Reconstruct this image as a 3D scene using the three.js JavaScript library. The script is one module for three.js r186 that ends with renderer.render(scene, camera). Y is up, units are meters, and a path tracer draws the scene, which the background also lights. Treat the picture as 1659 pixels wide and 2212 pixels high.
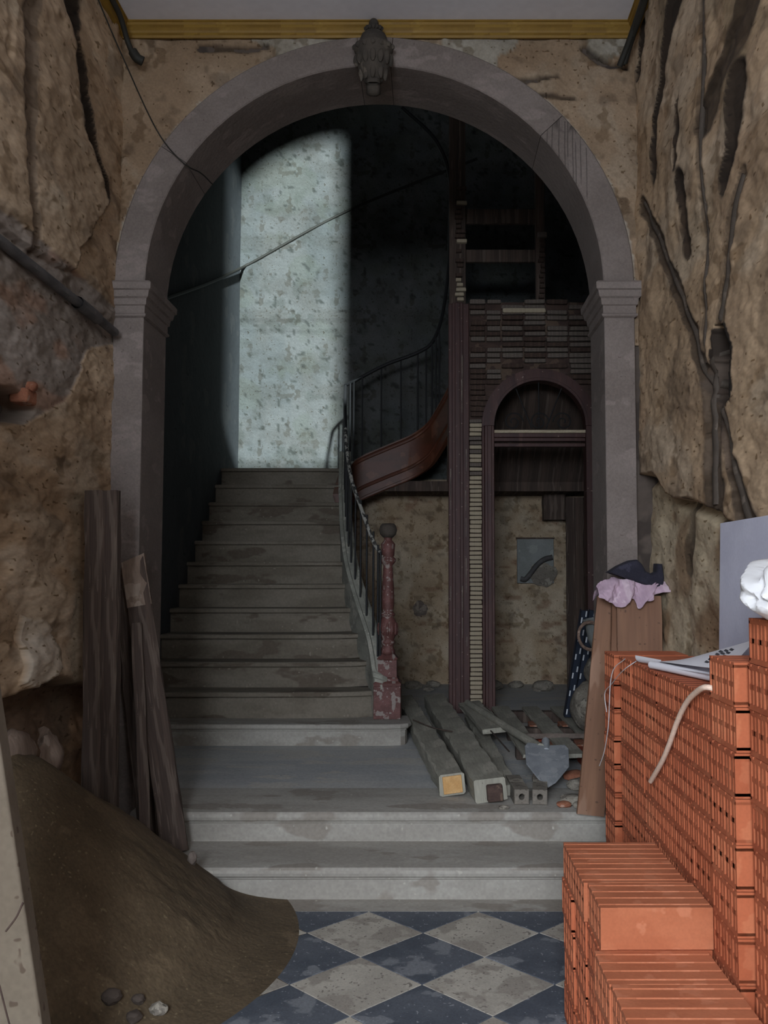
import * as THREE from 'three';
import { mergeGeometries, mergeVertices, toCreasedNormals } from 'three/addons/utils/BufferGeometryUtils.js';
import { RoundedBoxGeometry } from 'three/addons/geometries/RoundedBoxGeometry.js';
import { RectAreaLightUniformsLib } from 'three/addons/lights/RectAreaLightUniformsLib.js';

// ---------------------------------------------------------------- camera, light, exposure
const FW = 1659, FH = 2212, FOCAL = 2000;
const scene = new THREE.Scene();
const camera = new THREE.PerspectiveCamera(2 * Math.atan(FH / 2 / FOCAL) * 180 / Math.PI, FW / FH, 0.05, 60);
camera.position.set(0, 1.45, 0);
camera.rotation.x = Math.atan(129 / FOCAL);
camera.setViewOffset(FW, FH, -100.5, 0, FW, FH);
const renderer = new THREE.WebGLRenderer({ antialias: true });
renderer.toneMapping = THREE.LinearToneMapping;
renderer.toneMappingExposure = 1.0;
renderer.shadowMap.enabled = true;
RectAreaLightUniformsLib.init();
scene.background = new THREE.Color(0.34, 0.46, 0.62);       // overcast daylight outside
scene.backgroundIntensity = 0.05;
// daylight: the open sky over the street, coming in under the lintel of the street doorway behind the camera, and two windows in the side walls
const doorLight = new THREE.RectAreaLight(new THREE.Color(0.88, 0.95, 1.06), 41, 2.3, 2.6);
doorLight.position.set(-0.95, 3.3, 4.3); doorLight.lookAt(-0.35, 1.2, -4); scene.add(doorLight);
const sideLight = new THREE.RectAreaLight(new THREE.Color(0.90, 0.96, 1.05), 3.6, 1.3, 2.0);
sideLight.position.set(-1.56, 2.3, 0.75); sideLight.lookAt(2, 2.3, 0.75); scene.add(sideLight);
const highLight = new THREE.RectAreaLight(new THREE.Color(0.94, 0.97, 1.02), 9, 1.3, 1.3);
highLight.position.set(1.02, 3.3, 0.75); highLight.lookAt(-2, 3.3, 0.75); scene.add(highLight);
// sun through the high arched window of the stairwell
const sun = new THREE.DirectionalLight(new THREE.Color(0.84, 0.97, 1.0), 11.5);
sun.position.set(1.5, 8.1, -1.3); sun.target.position.set(-1.3, 3.3, -11.3);
sun.castShadow = true; sun.shadow.radius = 5; sun.shadow.mapSize.set(2048, 2048);
Object.assign(sun.shadow.camera, { left: -5, right: 5, top: 6, bottom: -6, near: 0.1, far: 20 });
scene.add(sun, sun.target);

// ---------------------------------------------------------------- helpers
function rng(seed) { let a = seed >>> 0; return () => { a = (a + 0x6D2B79F5) | 0; let t = Math.imul(a ^ (a >>> 15), 1 | a); t = (t + Math.imul(t ^ (t >>> 7), 61 | t)) ^ t; return ((t ^ (t >>> 14)) >>> 0) / 4294967296; }; }
const V = (x, y, z) => new THREE.Vector3(x, y, z);
const clamp = (x, a = 0, b = 1) => Math.min(b, Math.max(a, x));
const mixn = (a, b, t) => a + (b - a) * t;
const sstep = (a, b, x) => { const t = clamp((x - a) / (b - a)); return t * t * (3 - 2 * t); };
function hash2(i, j, s) { let h = Math.imul(i, 374761393) ^ Math.imul(j, 668265263) ^ Math.imul(s, 2147483647 ^ 0x5bd1e995); h = Math.imul(h ^ (h >>> 13), 1274126177); return ((h ^ (h >>> 16)) >>> 0) / 4294967296; }
function vnoise(x, y, s, per = 0) {          // value noise, tiles every per cells when per > 0
  const i = Math.floor(x), j = Math.floor(y), u = x - i, v = y - j, a = u * u * (3 - 2 * u), b = v * v * (3 - 2 * v);
  const w = per ? (k) => ((k % per) + per) % per : (k) => k;
  const i0 = w(i), i1 = w(i + 1), j0 = w(j), j1 = w(j + 1);
  return mixn(mixn(hash2(i0, j0, s), hash2(i1, j0, s), a), mixn(hash2(i0, j1, s), hash2(i1, j1, s), a), b);
}
function fbm(x, y, s, oct = 4, per = 0) { let r = 0, a = 0.5, n = 0; for (let o = 0; o < oct; o++) { r += a * vnoise(x, y, s + o * 17, per); n += a; a *= 0.5; x *= 2; y *= 2; per *= 2; } return r / n; }
const lin = (hex) => { const c = new THREE.Color(hex); return [c.r, c.g, c.b]; };
const toS = (v) => Math.round(255 * clamp(v <= 0.0031308 ? v * 12.92 : 1.055 * Math.pow(v, 1 / 2.4) - 0.055));
const mix3 = (a, b, t) => [mixn(a[0], b[0], t), mixn(a[1], b[1], t), mixn(a[2], b[2], t)];
function dataTex(n, fn, srgb) {
  const d = new Uint8Array(n * n * 4);
  for (let j = 0; j < n; j++) for (let i = 0; i < n; i++) { const c = fn((i + 0.5) / n, (j + 0.5) / n), k = 4 * (j * n + i); d[k] = c[0]; d[k + 1] = c[1]; d[k + 2] = c[2]; d[k + 3] = 255; }
  const t = new THREE.DataTexture(d, n, n); t.wrapS = t.wrapT = THREE.RepeatWrapping; t.magFilter = THREE.LinearFilter; t.minFilter = THREE.LinearFilter;
  if (srgb) t.colorSpace = THREE.SRGBColorSpace; t.needsUpdate = true; return t;
}
// surface with mottled colour and relief: cols a,b blend by broad noise, c comes in as outlined patches, d as fine specks
function surf({ seed = 1, cols, per = 1, f = [4, 4], patchF = [6, 6], patch = 0.62, speck = 0.8, grain = 0.12, bump = 0.003, rough = 0.9, n = 512, extra = {}, fine = 64 }) {
  const [A, B, C, D] = cols.map(lin);
  const cmap = dataTex(n, (u, v) => {
    let c = mix3(A, B, sstep(0.3, 0.7, fbm2(u, v, f, seed, 4)));
    if (C) c = mix3(c, C, sstep(patch, patch + 0.07, fbm2(u, v, patchF, seed + 91, 4)));
    if (D) c = mix3(c, D, sstep(speck, speck + 0.06, fbm2(u, v, [fine / 2, fine / 2], seed + 7, 2)));
    const g = 1 + grain * 2 * (fbm2(u, v, [fine, fine * f[1] / f[0] > fine ? fine : Math.max(4, Math.round(fine * f[1] / f[0]))], seed + 33, 2) - 0.5);
    return [toS(c[0] * g), toS(c[1] * g), toS(c[2] * g)];
  }, true);
  const bmap = dataTex(n, (u, v) => { const h = 0.6 * fbm2(u, v, [f[0] * 3, f[1] * 3], seed + 51, 4) + 0.4 * fbm2(u, v, [fine / 2, Math.max(2, Math.round(fine / 2 * Math.min(1, f[1] / f[0])))], seed + 77, 2); const b = Math.round(255 * h); return [b, b, b]; }, false);
  for (const t of [cmap, bmap]) t.repeat.set(1 / per, 1 / per);
  return new THREE.MeshStandardMaterial({ map: cmap, bumpMap: bmap, bumpScale: bump, roughness: rough, metalness: 0, ...extra });
}
function fbm2(u, v, f, s, oct) { let r = 0, a = 0.5, n = 0, x = f[0], y = f[1]; for (let o = 0; o < oct; o++) { r += a * vnoiseP(u * x, v * y, s + o * 17, x, y); n += a; a *= 0.5; x *= 2; y *= 2; } return r / n; }
function vnoiseP(x, y, s, px, py) {
  const i = Math.floor(x), j = Math.floor(y), u = x - i, v = y - j, a = u * u * (3 - 2 * u), b = v * v * (3 - 2 * v);
  const i0 = i % px, i1 = (i + 1) % px, j0 = j % py, j1 = (j + 1) % py;
  return mixn(mixn(hash2(i0, j0, s), hash2(i1, j0, s), a), mixn(hash2(i0, j1, s), hash2(i1, j1, s), a), b);
}
const plain = (hex, rough = 0.8, extra = {}) => new THREE.MeshStandardMaterial({ color: hex, roughness: rough, ...extra });

function uvBox(g) {                            // uv in metres from the dominant axis of each face
  const o = g.index ? g.toNonIndexed() : g, p = o.attributes.position, uv = new Float32Array(p.count * 2);
  if (!o.attributes.normal) o.computeVertexNormals();
  const a = V(), b = V(), c = V();
  for (let i = 0; i < p.count; i += 3) {
    a.fromBufferAttribute(p, i); b.fromBufferAttribute(p, i + 1); c.fromBufferAttribute(p, i + 2);
    const n = b.clone().sub(a).cross(c.clone().sub(a)), x = Math.abs(n.x), y = Math.abs(n.y), z = Math.abs(n.z);
    [a, b, c].forEach((q, k) => { const s = x >= y && x >= z ? [q.z, q.y] : y >= z ? [q.x, q.z] : [q.x, q.y]; uv[2 * (i + k)] = s[0]; uv[2 * (i + k) + 1] = s[1]; });
  }
  o.setAttribute('uv', new THREE.BufferAttribute(uv, 2));
  for (const k of Object.keys(o.attributes)) if (!['position', 'normal', 'uv', 'color'].includes(k)) o.deleteAttribute(k);
  return o;
}
const M = (...gs) => gs.length === 1 ? uvBox(gs[0]) : mergeGeometries(gs.map((g) => { g = uvBox(g); g.deleteAttribute('color'); return g; }));
const bx = (x0, x1, y0, y1, z0, z1) => new THREE.BoxGeometry(x1 - x0, y1 - y0, z1 - z0).translate((x0 + x1) / 2, (y0 + y1) / 2, (z0 + z1) / 2);
const rbx = (x0, x1, y0, y1, z0, z1, r = 0.005) => new RoundedBoxGeometry(Math.abs(x1 - x0), Math.abs(y1 - y0), Math.abs(z1 - z0), 1, r).translate((x0 + x1) / 2, (y0 + y1) / 2, (z0 + z1) / 2);
function loft(rings, cap = true, crease = 0.6, closed = true) {      // rings of equal point count
  const pos = [], n = rings[0].length, m = closed ? n : n - 1;
  const tri = (a, b, c) => pos.push(a.x, a.y, a.z, b.x, b.y, b.z, c.x, c.y, c.z);
  for (let r = 0; r + 1 < rings.length; r++) for (let i = 0; i < m; i++) { const a = rings[r][i], b = rings[r][(i + 1) % n], c = rings[r + 1][(i + 1) % n], d = rings[r + 1][i]; tri(a, b, c); tri(a, c, d); }
  if (cap) for (const [ring, flip] of [[rings[0], true], [rings[rings.length - 1], false]]) {
    const q = V(0, 0, 0); ring.forEach((p) => q.add(p)); q.divideScalar(n);
    for (let i = 0; i < n; i++) { const a = ring[i], b = ring[(i + 1) % n]; flip ? tri(q, b, a) : tri(q, a, b); }
  }
  const g = new THREE.BufferGeometry(); g.setAttribute('position', new THREE.Float32BufferAttribute(pos, 3));
  return toCreasedNormals(g, crease);
}
// a length of timber along y from the origin: chamfered section, wandering edges
function timber(len, w, t, seed, wob = 0.004, cut = 0) {
  const r = rng(seed), rings = [], n = Math.max(3, Math.round(len / 0.12)), c = Math.min(w, t) * 0.09;
  const S = [[-w / 2 + c, -t / 2], [w / 2 - c, -t / 2], [w / 2, -t / 2 + c], [w / 2, t / 2 - c], [w / 2 - c, t / 2], [-w / 2 + c, t / 2], [-w / 2, t / 2 - c], [-w / 2, -t / 2 + c]];
  for (let k = 0; k <= n; k++) { const y = len * k / n, j = k === 0 || k === n ? 0.5 : 1, ex = (k === n ? cut : 0); rings.push(S.map(([x, z]) => V(x + (r() - 0.5) * 2 * wob * j, y + ex * x + (k % n ? 0 : (r() - 0.5) * wob), z + (r() - 0.5) * 2 * wob * j)).reverse()); }
  return loft(rings, true, 0.5);
}
const tube = (pts, rad, seg = 40, rs = 6) => new THREE.TubeGeometry(new THREE.CatmullRomCurve3(pts.map((p) => Array.isArray(p) ? V(...p) : p)), seg, rad, rs, false);
function profileBox(x0, x1, z0, z1, prof) {     // rectangle stacked with an overhang for every height: mouldings that go round corners
  return loft(prof.map(([y, o]) => [V(x0 - o, y, z1 + o), V(x1 + o, y, z1 + o), V(x1 + o, y, z0 - o), V(x0 - o, y, z0 - o)]), true, 0.35);
}
function runX(prof, x0, x1) {                  // profile of [z, y] pairs run along x
  return loft([prof.map(([z, y]) => V(x0, y, z)), prof.map(([z, y]) => V(x1, y, z))], true, 0.4);
}
function sweepUp(path, prof, n = 60, cap = true) {        // profile of [side, up] pairs carried upright along a curve; side points to the right of travel
  const c = new THREE.CatmullRomCurve3(path.map((p) => V(...p))), rings = [];
  for (let k = 0; k <= n; k++) { const p = c.getPoint(k / n), t = c.getTangent(k / n); t.y = 0; t.normalize(); const s = V(-t.z, 0, t.x); rings.push(prof.map(([a, b]) => V(p.x + s.x * a, p.y + b, p.z + s.z * a))); }
  return loft(rings, cap, 0.5);
}
function rock(seed, sx, sy, sz, det = 3, amp = 0.25) {
  let g = new THREE.IcosahedronGeometry(1, det); g.deleteAttribute('uv'); g.deleteAttribute('normal'); g = mergeVertices(g);
  const p = g.attributes.position;
  for (let i = 0; i < p.count; i++) { const x = p.getX(i), y = p.getY(i), z = p.getZ(i), k = 1 + amp * 2 * (fbm(x * 1.7 + 9, y * 1.7 + z * 1.3 + 5, seed, 3) - 0.5); p.setXYZ(i, x * k * sx, y * k * sy, z * k * sz); }
  return toCreasedNormals(g, 0.7);
}
const taken = new Map();
function numbered(name) { const k = taken.get(name) || 0; taken.set(name, k + 1); return k ? `${name}_${String(k).padStart(3, '0')}` : name; }
function tag(o, label, category, group, kind) { Object.assign(o.userData, label && { label }, category && { category }, group && { group }, kind && { kind }); return o; }
function mesh(name, geo, mat, parent) { const m = new THREE.Mesh(geo, mat); m.name = parent && parent !== scene ? name : numbered(name); (parent || scene).add(m); return m; }
function part(name, geo, mat, parent) { const k = parent.userData.n = parent.userData.n || {}, c = k[name] = (k[name] || 0) + 1; return mesh(c > 1 ? `${name}_${String(c - 1).padStart(3, '0')}` : name, geo, mat, parent); }
function thing(name, label, category, pos = [0, 0, 0], group) { const o = new THREE.Group(); o.name = numbered(name); o.position.set(...pos); scene.add(o); return tag(o, label, category, group); }
function struct(name, geo, mat) { const m = mesh(name, geo, mat, scene); m.userData.kind = 'structure'; return m; }
function stand(o, p0, p1, roll = 0) {          // puts the foot of a y-long object at p0 pointing to p1
  const d = V(...p1).sub(V(...p0)).normalize(); o.position.set(...p0);
  o.quaternion.setFromUnitVectors(V(0, 1, 0), d).multiply(new THREE.Quaternion().setFromAxisAngle(V(0, 1, 0), roll)); return o;
}
const dist = (a, b) => V(...a).distanceTo(V(...b));
// distance to a polyline of [s, y] points, and how far along
function toLine(pts, s, y) { let best = 9, tt = 0; for (let i = 0; i + 1 < pts.length; i++) { const [a, b] = pts[i], [c, d] = pts[i + 1], ux = c - a, uy = d - b, t = clamp(((s - a) * ux + (y - b) * uy) / (ux * ux + uy * uy)), e = Math.hypot(s - a - ux * t, y - b - uy * t); if (e < best) { best = e; tt = (i + t) / (pts.length - 1); } } return [best, tt]; }
function inside(poly, s, y) { let r = false; for (let i = 0, j = poly.length - 1; i < poly.length; j = i++) { const [a, b] = poly[i], [c, d] = poly[j]; if ((b > y) !== (d > y) && s < (c - a) * (y - b) / (d - b) + a) r = !r; } return r; }
// a rough wall face: at(s, y) gives [height off the plane, colour]; put(s, y, h) the point
function wallFace(s0, s1, y0, y1, ds, dy, at, put, flip, skip, us = 1) {
  const ns = Math.round((s1 - s0) / ds), ny = Math.round((y1 - y0) / dy), pos = [], col = [], uv = [], idx = [], ok = [];
  for (let j = 0; j <= ny; j++) for (let i = 0; i <= ns; i++) {
    const s = mixn(s0, s1, i / ns), y = mixn(y0, y1, j / ny), [h, c] = at(s, y); pos.push(...put(s, y, h)); col.push(...c); uv.push(s * us, y); ok.push(!(skip && skip(s, y)));
  }
  for (let j = 0; j < ny; j++) for (let i = 0; i < ns; i++) { const a = j * (ns + 1) + i, b = a + 1, c = a + ns + 1, d = c + 1; if (!(ok[a] && ok[b] && ok[c] && ok[d])) continue; flip ? idx.push(a, c, b, b, c, d) : idx.push(a, b, c, b, d, c); }
  const g = new THREE.BufferGeometry(); g.setAttribute('position', new THREE.Float32BufferAttribute(pos, 3)); g.setAttribute('color', new THREE.Float32BufferAttribute(col, 3)); g.setAttribute('uv', new THREE.Float32BufferAttribute(uv, 2)); g.setIndex(idx); g.computeVertexNormals(); return g;
}

// ---------------------------------------------------------------- materials
const m = {
  plaster: surf({ seed: 11, cols: ['#f2eee8', '#ddd7ce', '#c4bbae', '#a0937f'], per: 0.8, f: [5, 5], patchF: [8, 8], patch: 0.62, speck: 0.80, grain: 0.16, bump: 0.008, fine: 96, extra: { vertexColors: true } }),
  masonry: surf({ seed: 12, cols: ['#5b5048', '#4d433b', '#403731'], per: 1.2, bump: 0.006 }),
  stone: surf({ seed: 13, cols: ['#7d736d', '#716761', '#837872', '#605650'], per: 0.9, f: [3, 5], patchF: [5, 9], patch: 0.6, speck: 0.86, grain: 0.16, bump: 0.0025, fine: 128 }),
  keystone: surf({ seed: 14, cols: ['#4b443c', '#37322c', '#5a5248'], per: 0.4, bump: 0.004 }),
  step: surf({ seed: 15, cols: ['#aba79e', '#9c978e', '#928b81', '#b5b0a5'], per: 1.1, f: [3, 9], patchF: [4, 8], patch: 0.6, speck: 0.84, grain: 0.13, bump: 0.002, fine: 96 }),
  landing: surf({ seed: 16, cols: ['#bcbcb8', '#adafaf', '#bfbcb4', '#9fa1a1'], per: 1.4, f: [3, 10], patchF: [5, 12], patch: 0.58, speck: 0.84, grain: 0.14, bump: 0.002, fine: 128 }),
  ceiling: surf({ seed: 17, cols: ['#efeef4', '#e9e8ee'], per: 2, bump: 0.001, grain: 0.04 }),
  ochre: surf({ seed: 18, cols: ['#8a6a24', '#7d5e1c', '#94742c'], per: 0.5, bump: 0.0006, grain: 0.06, rough: 0.6 }),
  tileWhite: surf({ seed: 19, cols: ['#b9b3a6', '#a9a397', '#9a9388', '#7d776e'], per: 0.7, patch: 0.6, speck: 0.74, bump: 0.0008, grain: 0.14, rough: 0.8, fine: 128 }),
  tileDark: surf({ seed: 20, cols: ['#5a5f67', '#4b515a', '#777b80', '#93969a'], per: 0.7, f: [5, 5], patchF: [7, 7], patch: 0.58, speck: 0.8, bump: 0.0008, grain: 0.2, rough: 0.75, fine: 128 }),
  sand: surf({ seed: 21, cols: ['#5f503b', '#544632', '#675741', '#74654c'], per: 0.8, f: [6, 6], patch: 0.62, speck: 0.80, bump: 0.006, grain: 0.25, fine: 128 }),
  stairWood: surf({ seed: 22, cols: ['#7f776a', '#70685b', '#63594d', '#8d8578'], per: 1.2, f: [4, 14], patchF: [4, 12], patch: 0.62, speck: 0.84, bump: 0.002, grain: 0.15, fine: 96 }),
  brick: surf({ seed: 23, cols: ['#b56c49', '#ab6240', '#bc7553'], per: 0.35, f: [3, 6], patch: 0.6, bump: 0.0012, grain: 0.07, rough: 0.85, fine: 64 }),
  brick2: surf({ seed: 24, cols: ['#b2613e', '#a95836', '#b96b47'], per: 0.35, f: [3, 6], patch: 0.6, bump: 0.0012, grain: 0.07, rough: 0.85, fine: 64 }),
  brick3: surf({ seed: 25, cols: ['#a75836', '#9e4f2f', '#ae613f'], per: 0.35, f: [3, 6], patch: 0.6, bump: 0.0012, grain: 0.07, rough: 0.85, fine: 64 }),
  oldWood: surf({ seed: 26, cols: ['#5a4b42', '#483c35', '#675a50', '#75695f'], per: 0.6, f: [30, 1], patchF: [26, 2], patch: 0.62, speck: 0.88, bump: 0.004, grain: 0.2, fine: 96 }),
  dustWood: surf({ seed: 27, cols: ['#a3a092', '#959285', '#afaa9c', '#807a6e'], per: 0.6, f: [14, 2], patchF: [10, 3], patch: 0.6, speck: 0.86, bump: 0.003, grain: 0.16, fine: 96 }),
  freshWood: surf({ seed: 28, cols: ['#d8b07a', '#c99c63', '#b98a55'], per: 0.3, bump: 0.001, rough: 0.8 }),
  brownBoard: surf({ seed: 29, cols: ['#846048', '#76543f', '#92705a', '#5e4332'], per: 0.7, f: [12, 1], patchF: [9, 2], patch: 0.6, speck: 0.8, bump: 0.0012, grain: 0.12, rough: 0.75, fine: 64 }),
  maroon: surf({ seed: 30, cols: ['#4d2e29', '#402421', '#5d3e38', '#9a8779'], per: 0.7, f: [12, 2], patchF: [12, 2], patch: 0.62, speck: 0.86, bump: 0.002, grain: 0.16, rough: 0.6, fine: 64 }),
  redStone: surf({ seed: 31, cols: ['#6e4742', '#5c3833', '#8b7f78', '#9a8f87'], per: 0.35, f: [6, 6], patchF: [8, 8], patch: 0.62, speck: 0.80, bump: 0.002, grain: 0.2, rough: 0.65, fine: 64 }),
  lath: surf({ seed: 32, cols: ['#cbbca2', '#baaa90', '#d3c6ae'], per: 0.4, f: [4, 12], bump: 0.002, grain: 0.15 }),
  lathDark: surf({ seed: 33, cols: ['#54423a', '#463630', '#685648'], per: 0.4, f: [4, 12], bump: 0.002, grain: 0.18 }),
  lathPale: surf({ seed: 34, cols: ['#7d7269', '#6b5f57', '#908579'], per: 0.4, f: [4, 12], bump: 0.002, grain: 0.18 }),
  bare: surf({ seed: 134, cols: ['#8a786a', '#7d6b5d', '#958577'], per: 0.4, f: [12, 3], bump: 0.002, grain: 0.18 }),
  stairBrown: surf({ seed: 35, cols: ['#5e3423', '#52301f', '#6e4430'], per: 0.8, f: [3, 10], bump: 0.001, grain: 0.1, rough: 0.5 }),
  iron: plain('#2b2b2c', 0.6, { metalness: 0.4 }), ironFlake: surf({ seed: 36, cols: ['#3a3a38', '#4a4844', '#b8b5ab'], per: 0.5, f: [8, 8], patchF: [14, 14], patch: 0.5, bump: 0.001 }),
  cable: plain('#26251f', 0.7), lead: surf({ seed: 37, cols: ['#5d5a59', '#4d4b4b', '#6e6a68'], per: 0.3, bump: 0.001, rough: 0.7 }),
  conduit: surf({ seed: 137, cols: ['#4f453c', '#41382f', '#5f5449'], per: 0.3, f: [4, 4], bump: 0.001, rough: 0.8 }),
  rubble: surf({ seed: 38, cols: ['#8f887b', '#7b746a', '#a29b8d', '#5f594f'], per: 0.4, bump: 0.006, speck: 0.72, grain: 0.2 }),
  paleSlab: surf({ seed: 39, cols: ['#74695a', '#6b5f50', '#675b4c', '#57493c'], per: 0.8, f: [3, 3], patchF: [3, 5], patch: 0.62, speck: 0.78, bump: 0.003, grain: 0.1 }),
  navy: surf({ seed: 40, cols: ['#2d2c38', '#25242f', '#383744'], per: 0.2, bump: 0.002, grain: 0.2, rough: 1 }),
  lilac: surf({ seed: 41, cols: ['#bfa5b4', '#b299a9', '#cbb5c0'], per: 0.2, bump: 0.001, grain: 0.08, rough: 1 }),
  foam: surf({ seed: 42, cols: ['#d4d4e4', '#ccccdd'], per: 0.4, bump: 0.0006, grain: 0.04, rough: 0.7 }),
  plastic: plain('#d9d8d8', 0.4, { side: THREE.DoubleSide }), paper: plain('#e6e4e8', 0.85, { side: THREE.DoubleSide }), ink: plain('#3b3a3e', 0.9),
  rope: surf({ seed: 43, cols: ['#ecd2bd', '#e2c5ae'], per: 0.05, f: [4, 8], bump: 0.001 }),
  metalBlue: plain('#3a414f', 0.4, { metalness: 0.3 }), slot: plain('#d5d9dc', 0.5), shovel: surf({ seed: 44, cols: ['#a4a8ac', '#94989d', '#b0b3b5'], per: 0.3, bump: 0.001, rough: 0.6 }),
  cement: surf({ seed: 45, cols: ['#8f9290', '#848784', '#9a9c98'], per: 0.5, bump: 0.003, grain: 0.1 }), rubber: plain('#3b3c3b', 0.85),
  wicker: surf({ seed: 46, cols: ['#8a7264', '#6f5a4e', '#a99282'], per: 0.1, f: [8, 8], bump: 0.002 }),
  redBit: surf({ seed: 47, cols: ['#a5482a', '#8d3b22', '#b65c3c'], per: 0.3, bump: 0.004, grain: 0.2 }),
  dustBrick: surf({ seed: 48, cols: ['#a06a50', '#8f5a43', '#ac8a78'], per: 0.3, bump: 0.003, grain: 0.2 }),
};

{ // the right haunch of the arch is streaked with black drips (uv in metres, 1.5 m to the picture)
  const C = ['#7d736d', '#716761', '#2c2825'].map(lin), L = [[0.60, 3.86, 3.62], [0.625, 3.84, 3.50], [0.66, 3.80, 3.36], [0.69, 3.76, 3.22], [0.705, 3.76, 3.4], [0.73, 3.74, 3.28], [0.745, 3.72, 3.18], [0.77, 3.68, 3.42], [0.80, 3.62, 3.3]];
  const t = dataTex(1024, (u, v) => {
    const x = u * 1.5, y = v * 1.5 + (v > 0.9 ? 1.5 : 3.0); let c = mix3(C[0], C[1], sstep(0.3, 0.7, fbm2(u, v, [5, 8], 13, 4)));
    let k = 0.8 * (1 - sstep(0.04, 0.10, Math.hypot(x - 0.70, (y - 3.76) * 1.4))) * sstep(0.42, 0.58, fbm2(u, v, [24, 24], 5, 3));
    for (const [a, y1, y0] of L) { const d = Math.abs(x - a - 0.006 * (fbm2(u, v, [6, 12], 9, 2) - 0.5)); k = Math.max(k, (1 - sstep(0.0012, 0.004, d)) * (y < y1 && y > y0 ? 0.6 : 0) * sstep(0.25, 0.5, fbm2(u, v, [40, 20], 19, 2))); }
    c = mix3(c, C[2], k); const g = 1 + 0.3 * (fbm2(u, v, [200, 200], 33, 2) - 0.5); return [toS(c[0] * g), toS(c[1] * g), toS(c[2] * g)];
  }, true); t.repeat.set(1 / 1.5, 1 / 1.5); m.stoneDrip = m.stone.clone(); m.stoneDrip.map = t;
}

// ---------------------------------------------------------------- the hall: walls, floor, ceiling
const XL = -1.60, XR = 1.06, ZW = -4.64, CEIL = 4.28, AX = -0.287, SPR = 2.89, RI = 1.167, RO = 1.324, PY = 2.917;
const DARKE = lin('#2c2219'), OCHRE = lin('#cab297'), OCHRE2 = lin('#bba185'), PALE = lin('#d3c4b0'), GREY = lin('#a0968f'), EARTH = lin('#3f3123'), BARE = lin('#574534'), PINK = lin('#ac9080'), WHITE = lin('#d8cfc2');
const groove = (L, s, y, r0, r1) => { const [d, t] = toLine(L, s, y), r = mixn(r0, r1, t) * (0.75 + 0.5 * fbm(s * 9, y * 9, 404, 2)); return [1 - sstep(r * 0.6, r, d), t, 1 - sstep(r * 0.95, r * 1.3, d)]; };

const Lw = {
  chase: [[-3.93, 4.3], [-3.96, 3.95], [-4.05, 3.8], [-4.13, 3.57], [-4.30, 3.42], [-4.42, 3.33]], stripe: [[-3.50, 4.3], [-3.55, 3.16], [-3.62, 2.73]], stripe2: [[-3.38, 4.3], [-3.36, 3.4]],
  proud: [[-2.0, 4.4], [-3.94, 4.4], [-3.98, 3.9], [-4.16, 3.5], [-4.40, 3.33], [-4.43, 3.26], [-4.26, 3.07], [-4.10, 2.90], [-4.02, 2.78], [-3.8, 2.74], [-3.6, 2.72], [-2.0, 2.7]],
  grey: [[-2, 2.74], [-4.66, 2.80], [-4.66, 2.62], [-4.25, 2.46], [-4.05, 2.2], [-3.85, 2.12], [-3.65, 2.03], [-2, 1.98]],
  white: [[-3.66, 1.27], [-3.85, 1.24], [-3.99, 1.13], [-4.0, 1.04], [-3.75, 0.98], [-3.62, 1.02]],
  ledge: [[-2, 0.96], [-3.5, 0.975], [-3.72, 0.985], [-3.95, 1.005], [-4.2, 0.95], [-4.66, 0.9]],
};
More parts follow.
